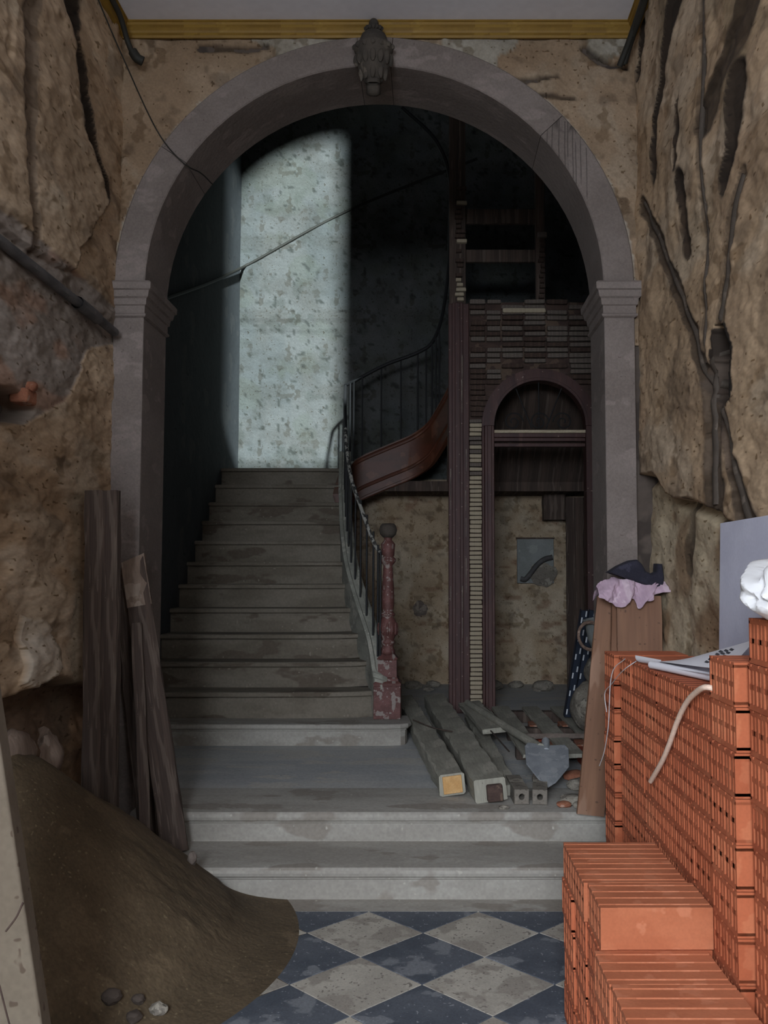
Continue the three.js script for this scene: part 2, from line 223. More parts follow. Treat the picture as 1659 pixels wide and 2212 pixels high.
const leftAt = (s, y) => {
  const w = 0.05 * (fbm(s * 3.36, y * 8, 61, 3) - 0.5), w2 = 0.05 * (fbm(s * 3.36 + 7, y * 8, 62, 3) - 0.5), S = s + w, Y = y + w2;
  const low = 1 - sstep(1.75, 2.0, Y), rough = mixn(1, 2.2, low * sstep(-4.25, -4.0, s));
  let h = 0.040 + rough * (0.034 * (fbm(s * 1.34, y * 3.2, 63, 3) - 0.5) + 0.036 * (fbm(s * 4.62, y * 11, 64, 3) - 0.5)) + 0.011 * (fbm(s * 17.64, y * 42, 65, 2) - 0.5);
  let c = mix3(OCHRE, OCHRE2, sstep(0.4, 0.62, fbm(s * 1.01, y * 2.4, 66, 4)));
  c = mix3(c, PALE, 0.55 * sstep(0.55, 0.66, fbm(s * 2.1, y * 5, 67, 4)));
  c = mix3(c, BARE, 0.42 * sstep(0.66, 0.73, fbm(s * 3.78, y * 9, 68, 3)));
  if (inside(Lw.proud, S, Y)) { h += 0.026; c = mix3(c, PALE, 0.22); }
  if (inside(Lw.grey, S, Y)) { h -= 0.008; c = mix3(GREY, PINK, sstep(0.5, 0.62, fbm(s * 2.52, y * 6, 69, 3))); }
  let [g, , gc] = groove(Lw.chase, S, Y, 0.11, 0.06); h -= 0.05 * g; c = mix3(c, mix3(lin('#221912'), EARTH, fbm(s * 5.88, y * 14, 70, 2)), gc);
  [g, , gc] = groove(Lw.stripe, S, Y, 0.06, 0.035); h -= 0.012 * g; c = mix3(c, lin('#64564a'), gc * 0.8);
  [g] = groove(Lw.stripe2, s, y, 0.05, 0.03); h -= 0.008 * g;
  const hd = Math.hypot((S + 3.46) / 0.27, (Y - 2.085) / 0.075 + (S + 3.46) * 0.9); g = 1 - sstep(0.75, 1, hd); h -= 0.15 * g; c = mix3(c, EARTH, g);
  if (inside(Lw.white, s + w * 0.5, y + w2 * 0.5)) { h += 0.022; c = mix3(WHITE, PALE, fbm(s * 5.04, y * 12, 71, 2)); }
  const [, lt] = toLine(Lw.ledge, s, y), edge = Lw.ledge.reduce((a, p, i) => i && s <= Lw.ledge[i - 1][0] && s >= p[0] ? mixn(Lw.ledge[i - 1][1], p[1], (s - Lw.ledge[i - 1][0]) / (p[0] - Lw.ledge[i - 1][0])) : a, 0.95);
  g = 1 - sstep(edge - 0.012, edge + 0.006, y + w * 0.7); const cave = g * (0.5 + 0.5 * sstep(0.62, 0.85, y + w * 2)); h -= 0.11 * cave;
  if (g > 0) c = mix3(c, mix3(lin('#7b6654'), lin('#a08468'), sstep(0.45, 0.6, fbm(s * 2.1, y * 5, 72, 3)) * (1 - sstep(0.72, 0.82, y))), g);
  return [h, c];
};
const Rw = {
  d1: [[-4.52, 3.29], [-3.93, 2.68], [-3.49, 2.16]], d2: [[-3.07, 2.80], [-3.28, 2.51], [-3.49, 2.21]], v: [[-3.51, 4.3], [-3.53, 2.96], [-3.55, 2.26]],
  dn: [[-3.47, 2.16], [-3.45, 1.75], [-3.45, 1.66]], dn2: [[-3.42, 2.13], [-3.24, 1.83], [-3.05, 1.58]], k1: [[-3.87, 1.70], [-3.98, 1.50]], k2: [[-3.45, 1.63], [-3.45, 1.15]],
  t1: [[-3.70, 4.3], [-3.85, 3.95], [-4.05, 3.72], [-4.22, 3.55], [-4.30, 3.35]], t2: [[-2.86, 3.5], [-3.0, 3.34], [-3.25, 3.28], [-3.48, 3.20]], t3: [[-3.10, 3.15], [-3.17, 2.95], [-3.28, 2.86]], t4: [[-3.85, 3.45], [-3.86, 3.2]], t5: [[-3.82, 3.1], [-3.78, 2.8]], t6: [[-4.45, 4.3], [-4.52, 4.1], [-4.58, 4.0]],
  hole: [[-3.42, 2.38], [-3.33, 2.36], [-3.25, 2.22], [-3.26, 2.07], [-3.36, 2.05], [-3.46, 2.10], [-3.46, 2.25]],
  ledge: [[-1, 1.55], [-3.05, 1.58], [-3.31, 1.64], [-3.53, 1.69], [-3.84, 1.76], [-4.02, 1.765], [-4.14, 1.80], [-4.31, 1.885], [-4.42, 1.925], [-4.66, 1.93]],
};
const rightAt = (s, y) => {
  const w = 0.05 * (fbm(s * 3.36, y * 8, 161, 3) - 0.5), w2 = 0.05 * (fbm(s * 3.36 + 7, y * 8, 162, 3) - 0.5), S = s + w, Y = y + w2, up = sstep(2.5, 3.1, y);
  let edge = 1.55; for (let i = 1; i < Rw.ledge.length; i++) { const [a, b] = Rw.ledge[i - 1], [c, d] = Rw.ledge[i]; if (s <= a && s >= c) edge = mixn(b, d, (s - a) / (c - a)); }
  let h = 0.035 + 0.03 * (fbm(s * 1.34, y * 2.2, 163, 3) - 0.5) + 0.030 * (fbm(s * 5.04, y * 7, 164, 3) - 0.5) + 0.010 * (fbm(s * 17.64, y * 30, 165, 2) - 0.5);
  h += up * 0.05 * (fbm(s * 3.78, y * 1.6, 166, 3) - 0.5);
  let c = mix3(lin('#c8ae90'), OCHRE2, sstep(0.42, 0.64, fbm(s * 1.26, y * 1.6, 167, 4)));
  c = mix3(c, PALE, 0.5 * sstep(0.5, 0.66, fbm(s * 2.1, y * 4, 168, 4)));
  c = mix3(c, BARE, 0.42 * sstep(0.65, 0.72, fbm(s * 4.2, y * 5, 169, 3)));
  c = mix3(c, lin('#8f7f62'), up * 0.5 * sstep(0.5, 0.62, fbm(s * 2.52, y * 1.5, 170, 3)));
  const cut = (L, r0, r1, d, k = 1, col = BARE) => { const [g, , gc] = groove(L, S, Y, r0, r1); h -= 0.3 * d * g; c = mix3(c, mix3(col, DARKE, 0.3 + 0.7 * fbm(s * 5.88, y * 14, 171, 2)), gc * k); };
  cut(Rw.v, 0.03, 0.028, 0.03, 0.7); cut(Rw.d1, 0.045, 0.05, 0.045, 0.9); cut(Rw.d2, 0.04, 0.04, 0.03, 0.7);
  cut(Rw.t1, 0.085, 0.05, 0.09, 1, EARTH); cut(Rw.t2, 0.10, 0.07, 0.07, 0.9); cut(Rw.t3, 0.08, 0.05, 0.08, 1, EARTH); cut(Rw.t4, 0.04, 0.03, 0.05); cut(Rw.t5, 0.06, 0.05, 0.06); cut(Rw.t6, 0.06, 0.04, 0.06, 1, EARTH);
  let g = inside(Rw.hole, S, Y) ? 1 : 0; h -= 0.10 * g; if (g || inside(Rw.hole, S + 0.035, Y) || inside(Rw.hole, S - 0.035, Y)) c = DARKE;
  cut(Rw.dn, 0.09, 0.12, 0.05, 0.85, lin('#77695f')); cut(Rw.dn2, 0.05, 0.075, 0.06, 0.9, lin('#6a5a50'));
  g = 1 - sstep(edge - 0.010, edge + 0.004, y + w * 0.4);
  if (g > 0) {
    const under = g * (0.35 + 0.65 * sstep(edge - 0.07, edge - 0.02, y));
    h = mixn(h, 0.018 + 0.075 * (fbm(s * 1.68, y * 2.4, 172, 3) - 0.5) + 0.03 * (fbm(s * 5.04, y * 9, 173, 3) - 0.5), g) - 0.055 * under;
    c = mix3(c, mix3(lin('#d3c4a9'), lin('#ab9376'), sstep(0.5, 0.66, fbm(s * 2.94, y * 5, 174, 4))), g);
    cut(Rw.k1, 0.05, 0.06, 0.05, 0.8); cut(Rw.k2, 0.06, 0.07, 0.08, 0.9);
  }
  return [h, c];
};
const wallL = struct('wall_left', M(bx(-2.0, -1.72, 0, 4.6, -4.66, 2.0), bx(-1.72, -1.60, 0, CEIL, -2.32, 0.05), bx(-1.72, -1.60, 0, CEIL, 1.45, 2.0), bx(-1.72, -1.60, 0, 1.25, 0.05, 1.45), bx(-1.72, -1.60, 3.35, CEIL, 0.05, 1.45)), m.masonry);
mesh('plaster', wallFace(-4.66, -2.3, 0, CEIL, 0.014, 0.010, leftAt, (s, y, h) => [XL - 0.04 + h, y, s], true, null, 0.45), m.plaster, wallL);
const wallR = struct('wall_right', M(bx(1.28, 1.55, 0, 4.6, -4.66, 2.0), bx(1.09, 1.28, 0, CEIL, -2.02, 0.05), bx(1.09, 1.28, 0, CEIL, 1.45, 2.0), bx(1.09, 1.28, 0, 2.6, 0.05, 1.45), bx(1.09, 1.28, 4.0, CEIL, 0.05, 1.45)), m.masonry);
mesh('plaster', wallFace(-4.66, -2.0, 0, CEIL, 0.014, 0.010, rightAt, (s, y, h) => [XR + 0.04 - h, y, s], false, null, 0.45), m.plaster, wallR);
part('brick', M(rbx(-1.66, -1.585, 2.115, 2.175, -3.70, -3.60, 0.012), rock(9, 0.02, 0.022, 0.035, 2, 0.3).translate(-1.585, 2.185, -3.64)), m.dustBrick, wallL);
for (const [y, z, a, b, sd] of [[0.72, -3.75, 0.10, 0.13, 5], [0.66, -4.05, 0.11, 0.10, 6], [0.64, -3.5, 0.09, 0.1, 7]]) part('stone', M(rock(sd, 0.07, a, b, 3, 0.35).translate(-1.67, y, z)), m.bare, wallL);
// end wall with the arch, carried up past the hall ceiling on the stairwell side, with its high arched window
{
  const s = new THREE.Shape(); s.moveTo(-2.3, 0); s.lineTo(AX - RO + 0.004, 0); s.lineTo(AX - RO + 0.004, SPR); s.absarc(AX, SPR, RO - 0.004, Math.PI, 0, true); s.lineTo(AX + RO - 0.004, 0); s.lineTo(2.05, 0); s.lineTo(2.05, 9.3); s.lineTo(-2.3, 9.3);
  const w = new THREE.Path(); w.moveTo(-0.87, 4.75); w.lineTo(0.42, 4.75); w.lineTo(0.42, 8.45); w.bezierCurveTo(0.0, 8.4, -0.78, 8.15, -0.87, 7.2); s.holes.push(w);
  const wb = struct('wall_back', M(new THREE.ExtrudeGeometry(s, { depth: 0.35, bevelEnabled: false, curveSegments: 40 }).translate(0, 0, -5.02)), m.masonry);
  const PA = [[-1.05, 4.24], [-0.80, 4.165], [-0.80, 4.1], [-0.2, 4.2], [-0.2, 4.4], [-1.05, 4.4]], PB = [[0.05, 4.4], [0.05, 4.12], [0.34, 4.03], [0.36, 4.12], [0.46, 4.20], [0.46, 4.4]], PC = [[0.80, 4.3], [0.82, 4.14], [0.90, 4.10], [1.0, 4.12], [1.06, 4.3]];
  const at = (x, y) => {
    const w1 = 0.04 * (fbm(x * 9, y * 9, 261, 3) - 0.5), X = x + w1, Y = y - w1;
    let h = 0.02 + 0.020 * (fbm(x * 4, y * 4, 262, 3) - 0.5) + 0.024 * (fbm(x * 14, y * 14, 263, 3) - 0.5) + 0.009 * (fbm(x * 45, y * 45, 264, 2) - 0.5);
    let c = mix3(OCHRE, OCHRE2, sstep(0.42, 0.62, fbm(x * 3, y * 3, 265, 4))); c = mix3(c, PALE, 0.4 * sstep(0.56, 0.68, fbm(x * 6, y * 6, 266, 4))); c = mix3(c, BARE, 0.4 * sstep(0.66, 0.73, fbm(x * 9, y * 9, 267, 3)));
    if (inside(PA, X, Y) || inside(PB, X, Y) || inside(PC, X, Y)) { h += 0.012; c = lin('#c9c4b8'); }
    const r = Math.hypot(x - AX, y - SPR); if (r < RO + 0.012 && y > SPR && fbm(x * 6, y * 6, 268, 2) > 0.42) c = WHITE;
    for (const [L, d] of [[[[-1.2, 4.17], [-0.95, 4.16], [-0.85, 4.18]], 0.02], [[[-1.25, 3.78], [-1.02, 3.77]], 0.02], [[[0.42, 3.98], [0.66, 4.02]], 0.02], [[[0.8, 4.16], [0.9, 4.08], [1.02, 4.06]], 0.03], [[[0.5, 3.92], [0.75, 3.90]], 0.014]]) { const [g] = groove(L, x, y, 0.022, 0.012); h -= d * g; c = mix3(c, EARTH, g * 0.8); }
    return [h, c];
  };
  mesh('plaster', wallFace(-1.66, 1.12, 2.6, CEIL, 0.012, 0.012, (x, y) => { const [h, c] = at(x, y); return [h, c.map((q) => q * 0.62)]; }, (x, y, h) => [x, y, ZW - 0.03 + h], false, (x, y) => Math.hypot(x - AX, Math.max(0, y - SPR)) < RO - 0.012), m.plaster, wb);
}
struct('wall_front', M(bx(-2.0, -1.35, 0, 4.6, 2.0, 2.3), bx(0.22, 1.55, 0, 4.6, 2.0, 2.3), bx(-1.35, 0.22, 3.2, 4.6, 2.0, 2.3)), m.masonry);
struct('wall_street', M(bx(-7, 6, -0.2, 8.2, 7.0, 7.4)), m.masonry);
struct('pavement', M(bx(-7, 6, -0.2, -0.01, 2.3, 7.0)), m.masonry);
{
  const glow = new THREE.MeshStandardMaterial({ color: '#dfe3e6', emissive: '#cfd8e0', emissiveIntensity: 1.2, roughness: 0.6 });
  const w2 = struct('window_1', M(bx(-1.66, -1.60, 1.25, 1.30, 0.05, 1.45), bx(-1.66, -1.60, 3.30, 3.35, 0.05, 1.45), bx(-1.66, -1.60, 1.30, 3.30, 0.05, 0.10), bx(-1.66, -1.60, 1.30, 3.30, 1.40, 1.45)), m.oldWood);
  const w3 = struct('window_2', M(bx(1.09, 1.15, 2.60, 2.65, 0.05, 1.45), bx(1.09, 1.15, 3.95, 4.0, 0.05, 1.45), bx(1.09, 1.15, 2.65, 3.95, 0.05, 0.10), bx(1.09, 1.15, 2.65, 3.95, 1.40, 1.45)), m.oldWood);
  mesh('frosted_glass', M(bx(1.117, 1.124, 2.65, 3.95, 0.10, 1.40)), glow, w3);
  mesh('frosted_glass', M(bx(-1.634, -1.627, 1.30, 3.30, 0.10, 1.40)), glow, w2);
}
struct('ceiling', M(bx(-2.0, 1.55, CEIL, CEIL + 0.2, -4.66, 2.3)), m.ceiling);
{
  const P = [[0, -0.072], [0.010, -0.072], [0.013, -0.060], [0.022, -0.052], [0.025, -0.042], [0.034, -0.030], [0.044, -0.021], [0.047, -0.009], [0.054, -0.006], [0.054, 0.001], [0, 0.001]];
  struct('trim_1', M(loft([XL - 0.03, XR + 0.03].map((x) => P.map(([o, y]) => V(x, CEIL + y, ZW + 0.005 + o))), true, 0.3)), m.ochre);
  struct('trim_2', M(loft([ZW - 0.01, 2.0].map((z) => P.map(([o, y]) => V(XL - 0.005 + o, CEIL + y, z))), true, 0.3)), m.ochre);
  struct('trim_3', M(loft([ZW - 0.01, 2.0].map((z) => P.map(([o, y]) => V(XR + 0.005 - o, CEIL + y, z))), true, 0.3)), m.ochre);
}
{ // floor: stone border and chequered tiles set on the diagonal, each a piece
  const fl = struct('floor', M(bx(-1.9, 1.45, -0.2, -0.006, -4.66, 2.29)), m.masonry);
  part('border_strip', M(rbx(XL, XR, -0.05, 0, -4.24, -4.063, 0.002)), m.step, fl);
  const D = 0.467 / 2, e = 0.0025, tileG = (clip, seed) => {
    const r = rng(seed), ox = r() * 5, oz = r() * 5, c = clip ? [[-D + e, 0], [D - e, 0], [0, D - e]] : [[-D + e, 0], [0, -D + e], [D - e, 0], [0, D - e]];
    const ring = (k, y) => c.map(([x, z]) => V(x * k, y, z * k)).reverse(), g = M(loft([ring(1, -0.03), ring(1, -0.0015), ring(0.993, 0)], true, 0.3)), uv = g.attributes.uv;
    for (let i = 0; i < uv.count; i++) uv.setXY(i, uv.getX(i) + ox, uv.getY(i) + oz); return g;
  };
  const G = [0, 1, 2, 3].map((k) => tileG(false, 50 + k)), T = [0, 1].map((k) => tileG(true, 60 + k));
  let q = 0;
  for (let n = -1; n < 4; n++) for (let k = -4; k < 4; k++) for (const o of [0, 1]) {
    const x = -0.03 + k * 0.467 + o * D, z = -3.594 + n * 0.467 + o * D; if (x < XL + 0.1 || x > XR - 0.05 || z > -2.4) continue;
    const t = part('tile', n === -1 && !o ? T[q % 2] : G[(q * 7 + n) & 3], o ? m.tileWhite : m.tileDark, fl); t.position.set(x, 0, z); q++;
  }
  part('paving', M(bx(XL, XR, -0.03, 0, -2.28, 2.0)), m.tileWhite, fl);
}

// ---------------------------------------------------------------- entrance steps and stone archway
const NOSE = [[0, 0], [0, 0.086], [0.007, 0.090], [0.007, 0.097], [0.020, 0.100], [0.027, 0.108], [0.030, 0.121], [0.027, 0.134], [0.018, 0.143], [0.006, 0.145]];
{
  const t = thing('entrance_steps', 'two worn pale stone steps with rounded nosings rising to the archway landing', 'steps');
  part('step', M(runX([...NOSE.map(([z, y]) => [z - 4.207, y]), [-4.62, 0.145], [-4.62, 0]], XL - 0.03, XR + 0.03)), m.step, t);
  part('step', M(runX([...NOSE.map(([z, y]) => [z - 4.585, y + 0.145]), [-5.06, 0.29], [-5.06, 0.145]], -1.452, 0.879)), m.step, t);
}
struct('landing_floor', M(bx(-2.02, 1.75, 0.1, 0.289, -9.7, -5.06), bx(-1.6, 1.06, 0, 0.144, -5.06, -4.62)), m.landing);
{
  const t = thing('stone_archway', 'grey stone round arch on moulded pilasters framing the dark stairwell', 'archway');
  const cap = (x0, x1) => profileBox(x0, x1, -5.02, -4.62, [[2.735, 0], [2.742, 0.012], [2.752, 0.014], [2.757, 0.006], [2.795, 0.006], [2.80, 0.014], [2.83, 0.018], [2.838, 0.028], [2.868, 0.034], [2.874, 0.044], [2.905, 0.046], [2.912, 0.040], [2.917, 0.034]]);
  for (const [x0, x1] of [[AX - RO + 0.002, AX - RI], [AX + RI, AX + RO - 0.002]]) {
    const p = part('pilaster', M(rbx(x0, x1, 0.145, 2.737, -5.02, -4.62, 0.006)), m.stone, t);
    mesh('capital', M(cap(x0, x1)), m.stone, p);
  }
  const vous = (a0, a1) => {
    const n = Math.max(6, Math.round((a1 - a0) / 4)), rings = [], b = 0.006;
    const S = [[RI, -5.02], [RO, -5.02], [RO, -4.62 - b], [RO - b, -4.62], [RI + b, -4.62], [RI, -4.62 - b]];
    for (let k = 0; k <= n; k++) { const a = mixn(a0 + 0.06, a1 - 0.06, k / n) * Math.PI / 180; rings.push(S.map(([r, z]) => V(AX + r * Math.cos(a), Math.max(PY - 0.02, SPR + r * Math.sin(a)), z))); }
    return M(loft(rings, true, 0.4));
  };
  for (const [a, b] of [[0.8, 43], [43, 86], [94, 146], [146, 179.2], [86, 94]]) part('voussoir', vous(a, b), a < 1 ? m.stoneDrip : m.stone, t);
  // carved keystone: ball, bead tier, dome, leafy body and scroll
  const k = new THREE.Group(); k.name = 'keystone'; k.position.set(AX - 0.003, 0, -4.56); t.add(k); tag(k, 'dark carved keystone with ball finial and leafy body');
  const sq = (g) => g.scale(1, 1, 0.75), lobes = [];
  mesh('finial', M(new THREE.SphereGeometry(0.025, 14, 10).translate(0, 4.245, 0), new THREE.TorusGeometry(0.024, 0.009, 6, 16).rotateX(Math.PI / 2).translate(0, 4.223, 0)), m.keystone, k);
  const L = [[0.0, 3.93], [0.045, 3.935], [0.06, 3.96], [0.078, 4.0], [0.088, 4.05], [0.09, 4.085], [0.10, 4.10], [0.098, 4.125], [0.088, 4.135], [0.075, 4.14], [0.070, 4.16], [0.060, 4.185], [0.042, 4.20], [0.036, 4.205], [0.040, 4.215], [0.036, 4.224], [0.0, 4.228]].map(([r, y]) => new THREE.Vector2(r, y));
  for (let i = 0; i < 7; i++) { const a = Math.PI * (i + 0.5) / 7; lobes.push(rock(200 + i, 0.016, 0.035, 0.014, 2, 0.2).translate(0.088 * Math.cos(a), 4.045, 0.088 * Math.sin(a)), rock(220 + i, 0.013, 0.016, 0.012, 2, 0.2).translate(0.098 * Math.cos(a), 4.11, 0.098 * Math.sin(a)), rock(230 + i, 0.010, 0.012, 0.010, 1, 0.1).translate(0.042 * Math.cos(a), 4.214, 0.042 * Math.sin(a))); }
  for (let i = 0; i < 5; i++) { const a = Math.PI * (i + 0.5) / 5; lobes.push(rock(240 + i, 0.014, 0.04, 0.014, 2, 0.2).translate(0.064 * Math.cos(a), 3.975, 0.064 * Math.sin(a))); }
  mesh('carved_body', M(sq(new THREE.LatheGeometry(L, 28)), ...lobes.map(sq)), m.keystone, k);
  const sc = []; for (let i = 0; i <= 40; i++) { const a = i / 40 * Math.PI * 3.2, r = 0.045 * (1 - i / 48); sc.push([0, 3.905 + r * Math.sin(a), 0.0 + r * Math.cos(a)]); }
  mesh('scroll', M(tube(sc, 0.012, 50, 6).scale(3, 1, 1), rock(260, 0.03, 0.04, 0.04, 2, 0.2).translate(0, 3.91, -0.02)), m.keystone, k);
}

// ---------------------------------------------------------------- stairwell shell
const ZB = -9.66;
struct('wall_stair_left', M(bx(-2.32, -2.02, 0, 9.3, -9.96, -4.67)), surf({ seed: 80, cols: ['#43474a', '#3c4043', '#4b4d4e', '#34373a'], per: 1.5, bump: 0.004 }));
struct('wall_stair_right', M(bx(1.75, 2.05, 0, 9.3, -9.96, -5.02)), m.masonry);
struct('ceiling_stair', M(bx(-2.32, 2.05, 9.3, 9.5, -9.96, -4.67)), m.masonry);
{
  const wb = struct('wall_stair_back', M(bx(-2.02, 1.75, 0, 9.3, -9.96, -9.72)), m.masonry);
  const at = (x, y) => {
    let h = 0.03 + 0.022 * (fbm(x * 3, y * 3, 361, 3) - 0.5) + 0.004 * (fbm(x * 30, y * 30, 363, 2) - 0.5), c;
    if (y > 2.42) { c = mix3(lin('#5c5f60'), lin('#525759'), sstep(0.4, 0.65, fbm(x * 2.5, y * 2, 364, 4))); c = mix3(c, lin('#454a48'), 0.6 * sstep(0.58, 0.70, fbm(x * 7, y * 7, 365, 4))); c = mix3(c, lin('#50564f'), 0.4 * sstep(0.56, 0.66, fbm(x * 3 + 4, y * 3, 366, 4))); c = mix3(c, lin('#363a38'), sstep(0.74, 0.78, fbm(x * 20, y * 20, 367, 2))); h += 0.012 * (sstep(4.1, 4.115, y + 0.02 * fbm(x * 3, 1, 5, 2)) + sstep(3.98, 3.99, y)); }
    else { h += 0.02 * (fbm(x * 9, y * 9, 368, 3) - 0.5); c = mix3(lin('#cbbda8'), lin('#baa78e'), sstep(0.42, 0.62, fbm(x * 3, y * 3, 369, 4))); c = mix3(c, lin('#8d6a54'), 0.6 * sstep(0.68, 0.74, fbm(x * 5, y * 11, 370, 3))); c = mix3(c, EARTH, 0.4 * sstep(0.66, 0.72, fbm(x * 12, y * 16, 371, 3))); }
    return [h, c];
  };
  mesh('plaster', wallFace(-2.02, 1.75, 0.2, 6.8, 0.022, 0.022, at, (x, y, h) => [x, y, -9.70 + h]), m.plaster, wb);
  mesh('upper_plaster', M(bx(-2.02, 1.75, 6.8, 9.3, -9.72, -9.67)), m.cement, wb);
}

// ---------------------------------------------------------------- staircase: flight, winding return flight, balustrade
const plan = (pts, y, d, bev = 0) => {         // plan outline of [x, z], given thickness d below y
  const s = new THREE.Shape(pts.map(([x, z]) => new THREE.Vector2(x, -z)));
  return new THREE.ExtrudeGeometry(s, bev ? { depth: d - 2 * bev, bevelEnabled: true, bevelThickness: bev, bevelSize: bev, bevelOffset: -bev, bevelSegments: 3, curveSegments: 24 } : { depth: d, bevelEnabled: false, curveSegments: 24 }).translate(0, 0, bev ? bev : 0).rotateX(-Math.PI / 2).translate(0, y - d, 0);
};
const XS = [-0.14, -0.40, -0.45, -0.53, -0.61, -0.68, -0.73, -0.77, -0.80, -0.83, -0.85, -0.87];
const zk = (k) => -6.24 - 0.24 * k, yk = (k) => 0.435 + 0.183 * k;
{
  const t = thing('staircase', 'worn dusty staircase climbing to the lit wall, returning right on a brown curved string', 'staircase');
  // curtail step
  const cur = (o) => [[-2.02, -6.24 - o], [-0.30, -6.24 - o], [-0.20, -6.255 - o], [-0.15 - o * 0.7, -6.30 - o * 0.5], [-0.13 - o, -6.38], [-0.14 - o, -6.50], [-0.16 - o, -6.64], [-2.02, -6.64]];
  const st = part('step', M(plan(cur(0.03), 0.40, 0.11)), m.step, t);
  mesh('nosing', M(plan(cur(0), 0.435, 0.035, 0.014), plan(cur(0.02), 0.402, 0.014, 0.004)), m.step, st);
  for (let k = 1; k <= 11; k++) {
    const r = rng(300 + k), x1 = XS[k], back = k < 6 ? 0.07 : 0.035, sag = 0.008 + 0.006 * r(), z = zk(k);
    const line = (o) => { const a = []; for (let i = 0; i <= 16; i++) { const x = mixn(-2.02, x1, i / 16), e = Math.max(0, 1 - (x1 - x) / 0.32); a.push([x, z - o + sag * Math.sin(Math.PI * i / 16) + 0.004 * (fbm(i * 0.9, k * 3, 301, 2) - 0.5) - back * e * e]); } return a; };
    const tr = part('tread', M(plan([...line(0), [x1, z - 0.30], [-2.02, z - 0.30]], yk(k), 0.036, 0.012)), m.stairWood, t);
    mesh('riser', M(plan([...line(0.035), ...line(0.055).reverse()], yk(k) - 0.036, 0.147)), m.stairWood, tr);
  }
  part('landing', M(bx(-2.02, -0.87, 2.30, 2.448, -9.70, -9.16)), m.stairWood, t);
  // string beside the flight
  const P = []; for (let k = 1; k <= 11; k++) P.push([XS[k] + 0.045 + (k === 1 ? 0.0 : 0), yk(k) + 0.02, zk(k) - 0.02]); P.unshift([-0.345, 0.53, -6.50]);
  const dirty = surf({ seed: 85, cols: ['#a3a296', '#8f8f84', '#b3b0a3', '#c2bfb2'], per: 0.8, f: [4, 10], patch: 0.58, bump: 0.002, grain: 0.16 });
  part('string', M(sweepUp(P, [[-0.045, -0.20], [0.045, -0.20], [0.045, 0.10], [0.055, 0.11], [0.055, 0.14], [0.03, 0.148], [0.02, 0.132], [-0.02, 0.132], [-0.03, 0.148], [-0.055, 0.14], [-0.055, 0.11], [-0.045, 0.10]], 70)), dirty, t);
  // return flight: curved brown string with mouldings, rising along the back wall and then forward
  const Q = [[-0.865, 2.16, -8.55], [-0.855, 2.32, -8.80], [-0.82, 2.45, -8.97], [-0.73, 2.545, -9.05], [-0.45, 2.675, -9.07], [-0.15, 2.80, -9.05], [0.0, 2.90, -8.98], [0.10, 3.03, -8.85], [0.22, 3.22, -8.60], [0.29, 3.45, -8.25]];
  part('string', M(sweepUp(Q, [[-0.02, -0.43], [0.02, -0.43], [0.028, -0.42], [0.028, -0.40], [0.02, -0.395], [0.02, -0.325], [0.030, -0.318], [0.034, -0.305], [0.030, -0.292], [0.02, -0.285], [0.02, -0.05], [0.032, -0.042], [0.036, -0.025], [0.03, -0.012], [0.04, -0.006], [0.04, 0.01], [-0.04, 0.01], [-0.04, -0.006], [-0.02, -0.02]], 90)), m.stairBrown, t);
  part('soffit', M(bx(-0.80, 1.75, 2.24, 2.34, -9.70, -9.07), loft([[V(0.16, 2.33, -9.07), V(1.75, 2.33, -9.07), V(1.75, 2.43, -9.07), V(0.16, 2.43, -9.07)], [V(0.16, 3.35, -7.95), V(1.75, 3.35, -7.95), V(1.75, 3.45, -7.95), V(0.16, 3.45, -7.95)]])), m.oldWood, t);
  // handrail
  const R = [[-0.325, 1.55, -6.52]]; for (let k = 2; k <= 11; k += 1.5) { const i = Math.floor(k), f = k - i; R.push([mixn(XS[i], XS[Math.min(11, i + 1)], f) + 0.045, yk(k) + 0.86 - 0.06 * k / 11, zk(k)]); }
  const cH = new THREE.CatmullRomCurve3(R.map((p) => V(...p))), seg = (a, b) => { const o = []; for (let i = 0; i <= 12; i++) o.push(cH.getPoint(mixn(a, b, i / 12))); return o; };
  tag(part('handrail', M(tube(seg(0, 0.72), 0.016, 60, 7)), m.ironFlake, t), 'lower handrail flaked with white paint'); part('handrail', M(tube(seg(0.72, 1), 0.016, 30, 7)), m.iron, t);
  const R2 = [R[R.length - 1], [-0.83, 3.27, -8.95], [-0.76, 3.33, -9.06], [-0.46, 3.49, -9.06], [-0.13, 3.61, -9.03], [0.0, 3.68, -8.98], [0.09, 3.84, -8.85], [0.16, 4.2, -8.5], [0.175, 4.55, -8.15], [0.17, 4.95, -8.0], [0.05, 5.22, -7.9], [-0.25, 5.5, -7.85]];
  part('handrail', M(tube(R2, 0.018, 90, 7)), m.iron, t);
  const cR = new THREE.CatmullRomCurve3(R.map((p) => V(...p))), cP = new THREE.CatmullRomCurve3(P.map((p) => V(...p)));
  const rod = (a, b, r = 0.008) => { const g = new THREE.CylinderGeometry(r, r, a.distanceTo(b), 7); g.translate(0, a.distanceTo(b) / 2, 0); g.applyQuaternion(new THREE.Quaternion().setFromUnitVectors(V(0, 1, 0), b.clone().sub(a).normalize())); return g.translate(a.x, a.y, a.z); };
  for (let i = 1; i < 15; i++) { const a = cP.getPoint(i / 15), b = cR.getPoint(i / 15); a.y += 0.1; part('baluster', M(rod(a, V(a.x, Math.max(b.y, a.y + 0.5), mixn(a.z, b.z, 0.2)), 0.008)), m.iron, t); }
  const cQ = new THREE.CatmullRomCurve3(Q.map((p) => V(...p))), c2 = new THREE.CatmullRomCurve3(R2.slice(0, 8).map((p) => V(...p)));
